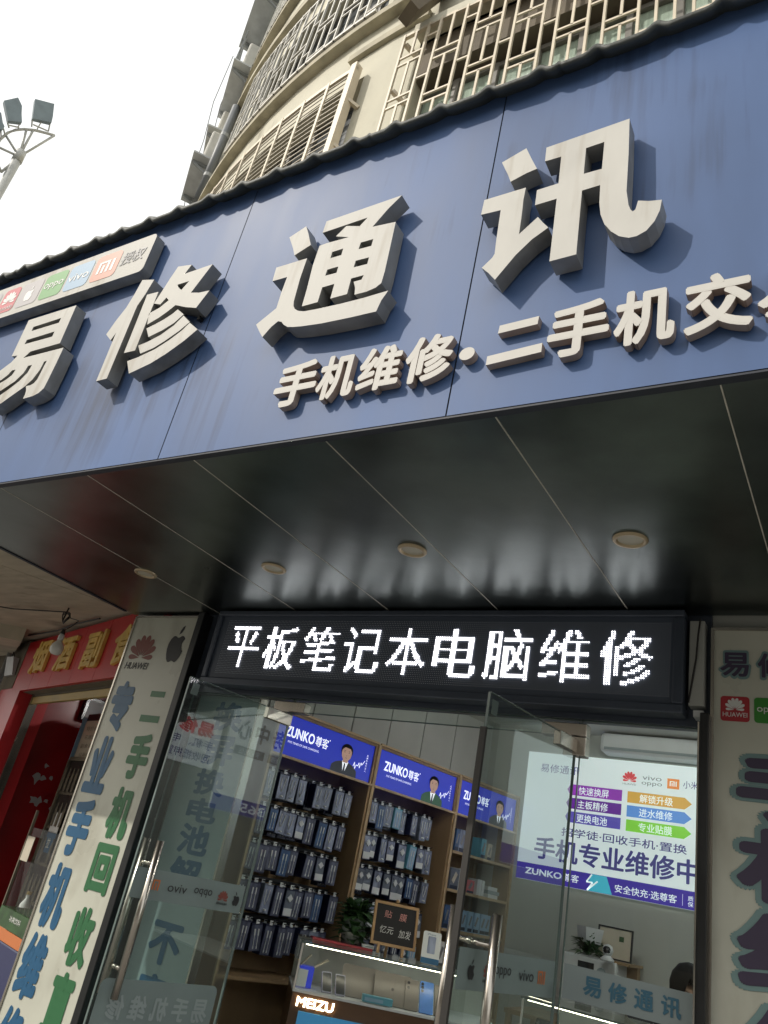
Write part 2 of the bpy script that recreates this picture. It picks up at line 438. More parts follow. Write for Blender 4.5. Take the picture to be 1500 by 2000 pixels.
def window(t0, t1, z0, z1, n, cur):
    f = MB(); g = MB(); c = MB()
    for k in range(n+1):
        t = t0+(t1-t0)*k/n; ring(f, t-.16, t+.16, RW-.16, RW-.22, z0, z1, 1)
    for z in (z0, z0+(z1-z0)*.62, z1-.05): ring(f, t0, t1, RW-.165, RW-.215, z, z+.05, 2)
    fo = f.obj('window', 'window_frame', BT)
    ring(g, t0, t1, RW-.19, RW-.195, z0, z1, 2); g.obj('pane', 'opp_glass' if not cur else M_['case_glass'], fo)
    if cur:
        ring(c, t0, t1, RW-.2, RW-.215, z0, z1, 2); c.obj('curtain', 'curtain', fo)
window(-24.5, -7.3, 4.2, 8.24, 7, False)
window(-3.4, 24, 4.2, 7.75, 12, True)
mb = MB(); ring(mb, -3.4, 24, RW-.02, RW-.2, 7.8, 8.24, 2); mb.obj('shutter_box', 'recess_brown', BT)
window(-23.6, -7.2, 9.05, 10.55, 7, False)
window(-62, -30, 9.05, 10.55, 9, False)
window(-40, -12, 12.2, 13.9, 8, True)
window(-40, -12, 15.2, 16.8, 8, False)

# security grilles bolted in front of the windows
def grille_slats(name, label, t0, t1, z0, z1, ro, mt):
    g = thing(name, label, 'window grille', cyl(t1, ro, z0), 'security grilles of the apartments')
    inv = -Vector(cyl(t1, ro, z0))
    def fin(mb, nm): 
        mb.v = [tuple(Vector(v)+inv) for v in mb.v]; mb.obj(nm, mt, g)
    f = MB(); t = t1-.1; dt = 2.07
    ring(f, t0, t1, ro, ro-.04, z1-.05, z1, 1.5); ring(f, t0, t1, ro, ro-.04, z0, z0+.05, 1.5)
    ring(f, t1-.42, t1, ro+.012, ro-.07, z0, z1+.04, 1); fin(f, 'frame')
    m_ = MB()
    while t > t0:
        t -= dt; ring(m_, t-.10, t+.10, ro+.004, ro-.016, z0, z1, 1)
    fin(m_, 'upright')
    s = MB(); z = z1-.11
    while z > z0:
        ring(s, t0, t1-.4, ro-.004, ro-.012, z, z+.010, 2.07); z -= .076
    s.v = [tuple(Vector(v)+inv) for v in s.v]; s.obj('slats', 'slat_cream_dim', g)
    for z in (z1-.45, z1-1.05, z1-1.65):
        b = MB().bar(cyl(t1-.1, ro-.03, z), cyl(t1+.3, RW, z-.05), .035); fin(b, 'bracket')
def grille_brick(name, label, t0, t1, z0, z1, ro, mt, wide, narrow, per, th, phase=0., side=False):
    g = thing(name, label, 'window grille', cyl(t0, ro, z0), 'security grilles of the apartments')
    inv = -Vector(cyl(t0, ro, z0))
    def fin(mb, nm): 
        mb.v = [tuple(Vector(v)+inv) for v in mb.v]; mb.obj(nm, mt, g)
    f = MB(); wt = math.degrees(th/9.1)/2
    ring(f, t0, t1, ro, ro-.03, z1-.035, z1, 1.5); ring(f, t0, t1, ro, ro-.03, z0, z0+.035, 1.5); fin(f, 'frame')
    u = MB(); h = MB(); t = t0; k = 0
    while t < t1:
        ring(u, t-wt, t+wt, ro+.004, ro-.018, z0, z1, 1)
        w = wide if k % 2 == 0 else narrow
        z = z1 - per*(.62 if (k % 4 == 0) else .86 if k % 2 == 0 else .35) + phase
        zt = z1
        while z > z0-.4:
            if k % 2 == 0:
                for zz in (z, z-.1):
                    if z0 < zz < z1: ring(h, t+wt, t+w-wt, ro, ro-.014, zz-th/2, zz+th/2, 2)
                a, b = max(z0, min(z, z1)), zt
                if b-a > .02: ring(u, t+w/2-wt, t+w/2+wt, ro, ro-.014, a, b, 1)
                zt = z-.1
            elif z0 < z < z1: ring(h, t+wt, t+w-wt, ro, ro-.014, z-th/2, z+th/2, 2)
            z -= per
        if k % 2 == 0 and zt-z0 > .02: ring(u, t+w/2-wt, t+w/2+wt, ro, ro-.014, z0, zt, 1)
        t += w; k += 1
    fin(u, 'lattice'); fin(h, 'lattice')
    b = MB()
    for z in (z1-.12, z1-.75, z1-1.3, z0+.1):
        for tt in (t0+.1,): b.bar(cyl(tt, ro-.02, z), cyl(tt+.5, RW-.02, z-.09), .035)
    fin(b, 'bracket')
grille_slats('window_grille', 'cream grille of close horizontal slats bulging above the middle of the blue sign', -24.6, -7.25, 5.2, 8.24, RW+.12, 'cage_cream')
grille_brick('window_grille', 'cream brick-pattern grille with pale curtains behind it at upper right', -3.95, 24, 5.2, 8.26, RW+.12, 'cage_cream', 1.52, .76, .56, .020)
grille_brick('window_grille', 'whitish curved brick-pattern grille on the next storey above the ledge', -23.7, -7.25, 9.08, 10.52, RW+.12, 'cage_white', 1.75, .85, .56, .017, .1)
grille_brick('window_grille', 'narrow grille seen edge on beside the drainpipe at the facade outline', -62, -30, 9.08, 10.6, RW+.1, 'cage_white', 1.5, .72, .56, .026, .1)
grille_brick('window_grille', 'topmost whitish grille above the second curved ledge', -40, -12, 12.2, 13.9, RW+.12, 'cage_white', 1.5, .72, .56, .026, .1)
p = thing('drainpipe', 'dark grey drainpipe running up the curved outline of the beige block', 'drainpipe', cyl(-29.5, RW+.10, 9.1))
o_ = Vector(cyl(-29.5, RW+.10, 9.1))
MB().tube([Vector(cyl(-29.5, RW+.10, z))-o_ for z in (9.09, 10.94)], .06, 10).obj('pipe', 'pipe_dark', p, True)
for z in (9.5, 10.3): MB().tube([Vector(cyl(-29.5, RW+.10, z+d))-o_ for d in (0, .06)], .062, 10).obj('collar', 'ac_grey', p)
# dark angle brace of the awning over the right-hand window
mb = MB(); mb.bar(cyl(-3.0, RW+.3, 8.18), cyl(-2.2, RW+.02, 9.0), .2, .1)
tag(mb.obj('awning_bracket', 'recess_brown'), 'dark brown bracket sticking out above the upper right grille', 'bracket')

# air conditioner units hung on the outline of the facade
def ac_unit(name, label, pos, dirv, tray=True, w=.85, h=.6, d=.34, cage=False):
    t = thing(name, label, 'air conditioner', frame(pos, dirv), 'air conditioners on the facade outline')
    MB().box(-w/2, w/2, -d, 0, 0, h).obj('casing', 'ac_cream', t, bevel=.03)
    g = MB()
    for k in range(6):
        a = .05+k*.035; g.tube([(-w*.14+a*cos(q*pi/12), -d-.006, h/2+a*sin(q*pi/12)) for q in range(25)], .006, 5)
    g.obj('fan_grille', 'ac_tray', t)
    MB().box(-w/2-.08, w/2+.1, -d-.12, .05, -.06, -.03).obj('tray', 'ac_tray', t)
    b = MB()
    for x in (-w/2+.06, w/2-.06): b.bar((x, -d-.1, -.08), (x, .3, -.08), .04); b.bar((x, -d-.1, -.08), (x, .3, -.5), .035)
    b.obj('bracket', 'ac_grey', t)
    if cage:
        c = MB()
        for k in range(9): c.bar((-w/2-.06+k*(w+.12)/8, -d-.1, -.03), (-w/2-.06+k*(w+.12)/8, -d-.1, h+.12), .014)
        for z in (.1, .35, h+.12): c.bar((-w/2-.06, -d-.1, z), (w/2+.06, -d-.1, z), .018); c.bar((-w/2-.06, -d-.1, z), (-w/2-.06, .1, z), .018)
        c.obj('guard', 'ac_grey', t)
    MB().tube([(w/2-.1, -d*.4, h*.8), (w/2+.15, -d*.4, h*.95), (w/2+.2, 0, h*.7), (w/2+.18, .25, h*.5)], .022, 6).obj('hose', 'ac_tray', t)
    return t
def tang(th): return (cos(R(th)), sin(R(th)), 0)
ac_unit('air_conditioner', 'lowest air conditioner on its grey tray at the outline of the beige block', cyl(-35.5, RW-.08, 10.35), tang(-35.5))
ac_unit('air_conditioner', 'small air conditioner with a curled hose just above the lowest one', cyl(-40, RW-.05, 11.75), tang(-40), h=.5)
ac_unit('air_conditioner', 'air conditioner inside a barred guard halfway up the facade outline', cyl(-36, RW-.08, 12.45), tang(-36), cage=True, w=1.0)
ac_unit('air_conditioner', 'large air conditioner on a wide tray at the top edge of the picture', cyl(-33.5, RW-.08, 13.75), tang(-33.5), w=1.1, h=.7, d=.42)
mb = MB()
for dz, dx in ((0, 0), (.25, .12)):
    mb.tube([Vector(cyl(-38, RW+.4+dx, 13.6)), Vector(cyl(-39, RW+.42+dx, 12.6)), Vector(cyl(-40, RW+.35+dx, 11.9)), Vector(cyl(-41, RW+.45, 11.0)), Vector(cyl(-42, RW+.2, 9.6))], .006, 5)
tag(mb.obj('cable', 'wire'), 'thin cables hanging loose along the outline of the beige block', 'cable')

# ------------------------------------------------------------------ canopy: blue sign fascia, black soffit, tile ridge
YF, ZS, ZT = 1.66, 2.83, 4.335
CAN = thing('sign_canopy', 'blue panelled shop sign canopy with glossy black underside and dark tile ridge', 'sign canopy', (-1.6, YF, ZS))
OC = Vector((-1.6, YF, ZS))
def cn(mb): mb.v = [tuple(Vector(v)-OC) for v in mb.v]; return mb
xs = [-4.75, -3.493, -2.26, -1.027, .206, 1.44, 2.6]
for a, b in zip(xs, xs[1:]):
    nx, nz = 8, 8; mb = MB(); px_, pz_ = random.uniform(0, 6), random.uniform(0, 6)
    for j in range(nz+1):
        for i in range(nx+1):
            e = min(i, nx-i, j, nz-j)
            mb.v.append((a+.0025+(b-a-.005)*i/nx, YF + (0 if e == 0 else .0045*sin(i*.9+px_)*sin(j*.8+pz_)), ZS+.004+(ZT-ZS-.004)*j/nz))
    for j in range(nz):
        for i in range(nx):
            q = j*(nx+1)+i; mb.f.append([q, q+1, q+nx+2, q+nx+1])
    cn(mb).obj('sign_panel', 'fascia_blue', CAN, True)
cn(MB().box(-4.75, 2.6, YF+.012, YF+.05, ZS+.012, ZT)).obj('backing_frame', 'seam_dark', CAN)
cn(MB().box(-4.75, 2.6, YF+.002, YF+.03, ZS-.004, ZS+.003)).obj('edge_trim', 'seam_dark', CAN)
sx = [-4.1, -3.32, -2.71, -2.10, -1.49, -.88, -.27, .34, .95, 1.56, 2.6]
for a, b in zip(sx, sx[1:]):
    n = 6; mb = MB(); ph = random.uniform(0, 6)
    for j in range(13):
        for i in range(n+1):
            e = min(i, n-i, j, 12-j)
            mb.v.append((a+.003+(b-a-.006)*i/n, YF+.03+(3.27-YF-.03)*j/12, ZS+(0 if e == 0 else .0022*sin(i*1.1+ph)*sin(j*.9+ph*2))))
    for j in range(12):
        for i in range(n):
            q = j*(n+1)+i; mb.f.append([q, q+n+1, q+n+2, q+1])
    cn(mb).obj('soffit_panel', 'soffit_black', CAN, True)
mb = MB()
for x in sx[1:-1]: mb.box(x-.002, x+.002, YF+.035, 3.27, ZS-.001, ZS+.01)
cn(mb).obj('sealant', 'sealant', CAN)
cn(MB().box(-4.1, 2.6, YF+.05, 3.3, ZS+.012, ZS+.05)).obj('soffit_backing', 'seam_dark', CAN)
cn(MB().box(-4.125, -4.1, YF+.05, 3.2, ZS-.005, ZS+.4)).obj('end_cap', 'seam_dark', CAN)
# tile ridge: eave curling down over the fascia, waves every 0.2 m
mb = MB(); N = 600; x0, x1 = -4.85, 2.7
prof = [(1.70, ZT-.005, 0), (1.652, ZT-.04, .7), (1.604, ZT-.078, 1), (1.596, ZT-.074, 1), (1.590, ZT-.062, 1.1), (1.645, ZT-.01, 1), (1.75, ZT+.05, 1), (2.3, ZT+.34, 1)]
for i in range(N+1):
    x = x0+(x1-x0)*i/N; w = max(0, cos(2*pi*(x+.05)/.205))**3*.027 + .004*sin(x*3.1)
    if (x*1.02) % .82 < .012: w += .01
    for y, z, k in prof: mb.v.append((x, y, z+w*k))
k = len(prof)
for i in range(N):
    for j in range(k-1): mb.f.append([i*k+j, i*k+j+1, (i+1)*k+j+1, (i+1)*k+j])
cn(mb).obj('tile_ridge', 'tile_dark', CAN, True)
cn(MB().box(-4.75, 2.6, 1.75, 3.45, ZT-.06, ZT-.02)).obj('canopy_roof', 'seam_dark', CAN)
cn(MB().box(-4.75, -4.7, 1.72, 3.4, ZS+.3, ZT-.06)).obj('side_panel', 'fascia_blue', CAN)

LETTERS={'yi':(0.08,[[(-3.576,3.791),(-3.191,3.788),(-3.179,3.549),(-3.408,3.55),(-3.445,3.518),(-3.129,3.511),(-3.129,3.412),(-3.132,3.317),(-3.135,3.277),(-3.16,3.255),(-3.197,3.244),(-3.27,3.241),(-3.269,3.265),(-3.277,3.291),(-3.297,3.319),(-3.263,3.317),(-3.239,3.326),(-3.226,3.345),(-3.223,3.387),(-3.22,3.453),(-3.24,3.452),(-3.243,3.404),(-3.267,3.353),(-3.309,3.317),(-3.369,3.286),(-3.444,3.246),(-3.512,3.224),(-3.568,3.274),(-3.484,3.304),(-3.432,3.33),(-3.379,3.363),(-3.34,3.406),(-3.333,3.453),(-3.365,3.453),(-3.375,3.413),(-3.418,3.37),(-3.503,3.332),(-3.583,3.314),(-3.641,3.367),(-3.54,3.386),(-3.506,3.398),(-3.472,3.419),(-3.463,3.45),(-3.494,3.452),(-3.512,3.428),(-3.553,3.404),(-3.625,3.384),(-3.685,3.438),(-3.602,3.476),(-3.54,3.511),(-3.511,3.548),(-3.565,3.554)],[(-3.496,3.727),(-3.274,3.729),(-3.275,3.699),(-3.496,3.7)],[(-3.497,3.643),(-3.276,3.644),(-3.275,3.612),(-3.5,3.616)]]),
 'xiu':(0.085,[[(-2.734,3.816),(-2.645,3.792),(-2.665,3.71),(-2.689,3.647),(-2.683,3.243),(-2.751,3.242),(-2.76,3.511),(-2.777,3.473),(-2.83,3.518),(-2.802,3.59),(-2.766,3.659),(-2.747,3.737)],[(-2.649,3.703),(-2.575,3.699),(-2.567,3.368),(-2.638,3.37)],[(-2.507,3.828),(-2.416,3.811),(-2.44,3.764),(-2.275,3.769),(-2.346,3.629),(-2.29,3.613),(-2.23,3.608),(-2.273,3.525),(-2.343,3.548),(-2.416,3.579),(-2.454,3.553),(-2.496,3.53),(-2.558,3.507),(-2.577,3.575),(-2.519,3.592),(-2.476,3.623),(-2.501,3.645),(-2.524,3.612),(-2.572,3.63),(-2.549,3.7),(-2.53,3.764)],[(-2.46,3.707),(-2.388,3.707),(-2.418,3.664),(-2.446,3.688)],[(-2.551,3.484),(-2.504,3.495),(-2.453,3.511),(-2.414,3.529),(-2.389,3.548),(-2.337,3.507),(-2.378,3.471),(-2.435,3.447),(-2.512,3.428)],[(-2.558,3.392),(-2.506,3.4),(-2.435,3.421),(-2.372,3.457),(-2.334,3.499),(-2.278,3.451),(-2.325,3.415),(-2.393,3.378),(-2.45,3.354),(-2.522,3.341)],[(-2.59,3.316),(-2.528,3.323),(-2.435,3.345),(-2.364,3.377),(-2.308,3.413),(-2.276,3.446),(-2.212,3.396),(-2.27,3.35),(-2.348,3.304),(-2.428,3.269),(-2.543,3.241)]]),
 'tong':(0.11,[[(-1.861,3.782),(-1.787,3.817),(-1.76,3.764),(-1.73,3.697),(-1.8,3.665),(-1.821,3.71)],[(-1.878,3.625),(-1.727,3.626),(-1.73,3.525),(-1.725,3.409),(-1.719,3.385),(-1.707,3.368),(-1.69,3.355),(-1.66,3.344),(-1.601,3.339),(-1.498,3.335),(-1.401,3.335),(-1.299,3.34),(-1.318,3.302),(-1.328,3.256),(-1.429,3.257),(-1.558,3.262),(-1.643,3.271),(-1.687,3.278),(-1.717,3.286),(-1.739,3.302),(-1.754,3.319),(-1.773,3.327),(-1.799,3.306),(-1.828,3.265),(-1.856,3.301),(-1.883,3.338),(-1.804,3.398),(-1.805,3.477),(-1.801,3.553),(-1.874,3.553)],[(-1.685,3.807),(-1.346,3.816),(-1.394,3.764),(-1.445,3.691),(-1.343,3.679),(-1.338,3.537),(-1.335,3.438),(-1.337,3.385),(-1.357,3.37),(-1.393,3.362),(-1.442,3.362),(-1.448,3.396),(-1.462,3.428),(-1.429,3.428),(-1.424,3.448),(-1.478,3.448),(-1.477,3.375),(-1.549,3.374),(-1.55,3.444),(-1.604,3.443),(-1.605,3.373),(-1.676,3.372),(-1.678,3.458),(-1.685,3.575),(-1.682,3.676),(-1.649,3.678),(-1.546,3.674),(-1.612,3.701),(-1.574,3.742),(-1.508,3.717),(-1.48,3.752),(-1.687,3.746)],[(-1.607,3.619),(-1.557,3.62),(-1.557,3.587),(-1.607,3.587)],[(-1.48,3.624),(-1.425,3.623),(-1.426,3.589),(-1.482,3.591)],[(-1.605,3.53),(-1.555,3.53),(-1.555,3.499),(-1.607,3.5)],[(-1.48,3.534),(-1.422,3.532),(-1.422,3.5),(-1.481,3.502)]]),
 'xun':(0.12,[[(-0.95,3.816),(-0.866,3.849),(-0.84,3.785),(-0.815,3.727),(-0.851,3.721),(-0.904,3.703),(-0.919,3.744)],[(-0.991,3.651),(-0.844,3.651),(-0.846,3.598),(-0.843,3.524),(-0.842,3.441),(-0.786,3.496),(-0.767,3.466),(-0.746,3.436),(-0.795,3.403),(-0.842,3.353),(-0.899,3.269),(-0.927,3.306),(-0.953,3.335),(-0.922,3.368),(-0.916,3.383),(-0.919,3.449),(-0.922,3.578),(-0.993,3.583)],[(-0.792,3.818),(-0.522,3.827),(-0.516,3.661),(-0.513,3.501),(-0.504,3.44),(-0.497,3.418),(-0.49,3.408),(-0.483,3.413),(-0.477,3.447),(-0.446,3.433),(-0.41,3.424),(-0.414,3.384),(-0.427,3.346),(-0.448,3.317),(-0.474,3.305),(-0.496,3.306),(-0.524,3.322),(-0.549,3.35),(-0.571,3.388),(-0.585,3.432),(-0.592,3.481),(-0.595,3.56),(-0.651,3.559),(-0.646,3.292),(-0.727,3.29),(-0.731,3.555),(-0.802,3.554),(-0.803,3.622),(-0.732,3.624),(-0.735,3.749),(-0.79,3.751)],[(-0.654,3.752),(-0.596,3.754),(-0.595,3.631),(-0.652,3.633)]])}
LAB = {'yi': 'first big white metal character of the sign, below the row of brand icons', 'xiu': 'second big white metal character, with a stack of slanting strokes at right',
       'tong': 'third big white metal character, the boxy one streaked with brown dirt', 'xun': 'fourth big white metal character with a wide round hook, at right'}
for k, (d, polys) in LETTERS.items():
    pts = [p for P in polys for p in P]; cx = sum(p[0] for p in pts)/len(pts); z0 = min(p[1] for p in pts)
    t = thing('sign_letter', LAB[k], 'sign letter', (cx, YF, z0), 'big metal characters on the blue sign')
    prism_curve('character', [[(x-cx, z-z0) for x, z in P] for P in polys], .062, 'letter_face', 'letter_side', t, -.012)
    s = MB()
    for q in (0, len(pts)//3, 2*len(pts)//3):
        x, z = pts[q]; x = cx+(x-cx)*.85; z = z0+.28+(z-z0-.28)*.85
        s.box(x-cx-.008, x-cx+.008, -.022, 0, z-z0-.008, z-z0+.008)
    s.obj('standoff', 'black_metal', t)
SM = [('手', -1.73, -1.545, 2.953, 3.145, 'first small white character of the sign strapline'),
      ('机', -1.54, -1.385, 2.953, 3.14, 'second small white character of the strapline'),
      ('维', -1.372, -1.21, 2.955, 3.135, 'third small white character, under the boxy big one'),
      ('修', -1.195, -1.025, 2.955, 3.14, 'fourth small white character, just left of the dot'),
      ('·', -1.002, -.950, 3.010, 3.058, 'small white dot between the two phrases of the strapline'),
      ('二', -.905, -.735, 2.975, 3.125, 'small white character of two level bars right of the dot'),
      ('手', -.722, -.545, 2.953, 3.145, 'small white character right of the two level bars'),
      ('机', -.532, -.372, 2.952, 3.145, 'small white character below the hook of the last big one'),
      ('交', -.350, -.185, 2.950, 3.145, 'small white character with a roof stroke near the right edge'),
      ('易', -.176, -.006, 2.950, 3.145, 'last small white character, cut by the right edge of the picture')]
for s, a, b, z0, z1, lab in SM:
    t = thing('sign_letter', lab, 'sign letter', ((a+b)/2, YF, z0), 'small white characters of the strapline')
    h = z1-z0; w = b-a; mb = MB()
    if s == '·': polys = None; mb.poly([(w/2*cos(2*pi*k/24), h/2+h/2*sin(2*pi*k/24)) for k in range(24)], -.03, .026)
    elif s == '二':
        mb.poly([(-.062, h*.76), (.062, h*.80), (.064, h), (-.060, h*.96)], -.03, .026); mb.poly([(-w/2, 0), (w/2, .012), (w/2, .045), (-w/2, .033)], -.03, .026)
    else: put(mb, s, -w/2, w/2, 0, h, -.004, .034, .026)
    me = mb.mesh('character', 'small_face'); me.materials.append(M_['small_side'])
    for p in me.polygons: p.material_index = 0 if abs(p.normal.y) > .7 else 1
    link('character', me, t)

# light box with faded brand icons
t = thing('sign_lightbox', 'long white box sign with a row of five faded brand icons at upper left', 'sign', (-3.4, YF, 3.9))
X = lambda x: x+3.4
Z = lambda z: z-3.9
prism_curve('casing', [rrect(X(-4.42), X(-2.783), Z(3.896), Z(4.142), .03)], .055, 'letter_face', 'letter_side', t, -.012)
ic = [(-3.985, -3.835, 'faded_red'), (-3.815, -3.63, 'faded_grey'), (-3.61, -3.425, 'faded_green'), (-3.405, -3.215, 'faded_blue'), (-3.195, -3.005, 'faded_orange')]
for a, b, c in ic + [(-4.19, -4.01, 'faded_grey')]:
    o = MB().poly(rrect(X(a), X(b), Z(3.935), Z(4.108), .028), -.0685).obj('icon_tile', c, t)
    if c == 'faded_grey' and a < -4: continue
    mb = MB(); xm = X((a+b)/2); q = -.0695
    if c == 'faded_red': flower(mb, xm, Z(4.005), .07, q); put(mb, 'HUAWEI', X(a)+.012, X(b)-.012, Z(3.95), Z(3.975), q)
    elif c == 'faded_grey': apple(mb, xm, Z(4.02), .105, q)
    elif c == 'faded_green': put(mb, 'oppo', X(a)+.012, X(b)-.012, Z(3.995), Z(4.043), q, .012)
    elif c == 'faded_blue': put(mb, 'vivo', X(a)+.014, X(b)-.014, Z(3.995), Z(4.045), q, .008)
    else: mi_mark(mb, X(a)+.035, X(b)-.035, Z(3.98), Z(4.06), q)
    mb.obj('logo', 'print_white', o)
put(MB(), '授权', X(-2.99), X(-2.825), Z(3.985), Z(4.068), -.0685, .02, shear=.12).obj('lettering', 'print_grey', t)

# recessed downlights in the soffit
def downlight(x, y, lab, proto=[None]):
    mw = Matrix.Translation((x, y, ZS))
    if proto[0]: return dup(proto[0], mw, lab)
    t = thing('downlight', lab, 'downlight', mw, 'round downlights in the black soffit')
    MB().lathe([(.062, .006), (.063, -.004), (.058, -.010), (.048, -.010), (.044, -.002), (.044, .004)], 32).obj('rim', 'brass_ring', t, True)
    i = MB(); i.v = [(.0445*cos(2*pi*k/32), .0445*sin(2*pi*k/32), -.003) for k in range(32)]; i.f = [list(range(32))]
    i.obj('lens', 'lamp_lens', t); proto[0] = t
for x, y, l in ((-3.345, 2.645, 'yellowish round downlight farthest left in the black soffit'), (-2.44, 2.645, 'small round downlight above the left end of the LED sign'),
                (-1.60, 2.525, 'round downlight in the soffit above the middle of the LED sign'), (-.70, 2.525, 'round downlight nearest the right end of the LED sign')):
    downlight(x, y, l)

# ------------------------------------------------------------------ LED sign
lx0, lx1, lz0, lz1, pt = -3.172, -.692, 2.449, 2.769, .01
t = thing('led_sign', 'black LED message board with bright white characters under the soffit', 'LED sign', ((lx0+lx1)/2, 3.2, 2.39))
ox, oz = (lx0+lx1)/2, 2.39
MB().box(-1.31, 1.28, 0, .075, .035, .425).obj('cabinet', 'black_metal', t)
f = MB()
f.box(-1.325, 1.293, -.02, .078, -.005, .034); f.box(-1.325, 1.293, -.02, .07, .401, .432); f.box(-1.325, -1.29, -.0195, .07, .034, .401); f.box(1.25, 1.293, -.0195, .07, .034, .401)
f.obj('frame', 'dark_alu', t, bevel=.006)
MB().quad((-1.29, -.004, .034), (1.25, -.004, .034), (1.25, -.004, .401), (-1.29, -.004, .401)).obj('board', 'led_board', t)
NX, NZ = 248, 32; grid = np.zeros((NZ, NX), bool)
for ci, ch in enumerate('平板笔记本电脑维修'):
    v, fc = glyphs(ch); lo = v.min(0); hi = v.max(0); gx0, gx1 = 4.5+ci*26.7, 4.5+ci*26.7+23.4; gz0, gz1 = 3.6, 28.4
    P0_ = np.c_[gx0+.6+(v[:, 0]-lo[0])/(hi[0]-lo[0])*(gx1-gx0-1.2), gz0+.3+(v[:, 1]-lo[1])/(hi[1]-lo[1])*(gz1-gz0-.6)]
    for sx_, sz_ in ((-.35, 0), (.35, 0)):
        P = P0_ + np.array([sx_, sz_])
        for q in fc:
            for j in range(1, len(q)-1):
                a, b, c = P[q[0]], P[q[j]], P[q[j+1]]
                xa, xb = int(max(0, min(a[0], b[0], c[0])-1)), int(min(NX, max(a[0], b[0], c[0])+2)); za, zb = int(max(0, min(a[1], b[1], c[1])-1)), int(min(NZ, max(a[1], b[1], c[1])+2))
                gx, gz = np.meshgrid(np.arange(xa, xb)+.5, np.arange(za, zb)+.5)
                D = lambda p, r_: (gx-r_[0])*(p[1]-r_[1])-(p[0]-r_[0])*(gz-r_[1])
                d1, d2, d3 = D(a, b), D(b, c), D(c, a)
                grid[za:zb, xa:xb] |= ~(((d1 < 0) | (d2 < 0) | (d3 < 0)) & ((d1 > 0) | (d2 > 0) | (d3 > 0)))
on, off = MB(), MB()
for j in range(NZ):
    for i in range(NX):
        x = lx0-ox+(i+.5)*pt; z = lz0-oz+(j+.5)*pt
        if grid[j, i]:
            b = len(on.v); on.v += [(x+.0030*cos(pi*k/3), -.009, z+.0030*sin(pi*k/3)) for k in range(6)]; on.f.append([b+k for k in range(6)])
        else:
            b = len(off.v); off.v += [(x+.0021*cos(pi*k/2), -.006, z+.0021*sin(pi*k/2)) for k in range(4)]; off.f.append([b+k for k in range(4)])
on.obj('lit_dots', 'led_on', t); off.obj('unlit_dots', 'led_off', t)

# ------------------------------------------------------------------ shop front
SH = thing('phone_shop', 'phone shop with glazed front and lit interior under the blue sign', 'shop', (-1.9, 3.3, 0))
OS = Vector((-1.9, 3.3, 0))
def sp(mb, name, mt, **k): mb.v = [tuple(Vector(v)-OS) for v in mb.v]; return mb.obj(name, mt, SH, **k)
sp(MB().box(-3.44, -.55, 3.28, 3.36, 2.36, 3.5), 'lintel', 'dark_alu')
sp(MB().box(-3.445, -3.395, 3.2, 3.36, .12, 2.82), 'left_post', 'black_metal', bevel=.004)
sp(MB().box(-.578, -.545, 3.2, 3.36, .12, 2.40), 'right_post', 'black_metal', bevel=.004)
sp(MB().box(-.583, -.577, 3.19, 3.21, .12, 2.36), 'post_trim', 'chrome')
sp(MB().box(-4.1, -3.44, 3.3, 3.5, .12, 3.5).box(-.55, 2.6, 3.3, 3.5, .12, 3.5), 'front_wall', 'room_wall')
sp(MB().box(-.625, -.568, 3.22, 3.28, 2.43, 2.785), 'fuse_panel', 'room_panel')
sp(MB().box(-.605, -.568, 3.215, 3.279, 2.385, 2.41), 'cable_duct', 'white_plastic')
sp(MB().box(-3.9, 3.0, 3.5, 7.2, 3.12, 3.2), 'ceiling', 'room_ceiling')
wm = MB().box(-3.95, 3.0, 6.92, 7.1, .15, 3.12); sp(wm, 'back_wall', 'room_wall')
sp(MB().box(1.6, 1.7, 3.5, 6.92, .15, 3.12), 'side_wall', 'room_wall')
# oblique left wall behind the display cabinets, clad in grey panels with open joints
CD = Vector((.225, .974, 0)).normalized(); CN = Vector((CD.y, -CD.x, 0)); CP = Vector((-3.175, 5.087, 0))
for k in range(-3, 6):
    a = CP - CN*.34 + CD*(k*.42+.006); b = CP - CN*.34 + CD*(k*.42+.414)
    mb = MB(); i = 0
    for p in (a, b, b-CN*.1, a-CN*.1): mb.v += [(p.x, p.y, .15), (p.x, p.y, 3.12)]
    mb.f = [[0, 2, 3, 1], [2, 4, 5, 3], [4, 6, 7, 5], [6, 0, 1, 7]]
    sp(mb, 'wall_panel', 'room_panel')
a = CP-CN*.42-CD*1.6; b = CP-CN*.42+CD*2.4; mb = MB()
for p in (a, b, b-CN*.1, a-CN*.1): mb.v += [(p.x, p.y, .15), (p.x, p.y, 3.12)]
mb.f = [[0, 2, 3, 1], [2, 4, 5, 3], [4, 6, 7, 5], [6, 0, 1, 7]]
sp(mb, 'side_wall', 'seam_dark')
mb = MB().tube([(-.583, 3.21, 2.79), (-.59, 3.205, 2.72), (-.597, 3.21, 2.62), (-.615, 3.215, 2.5), (-.625, 3.22, 2.44)], .004, 5)
tag(mb.obj('cable', 'wire'), 'black cable dangling beside the right end of the LED sign', 'cable')

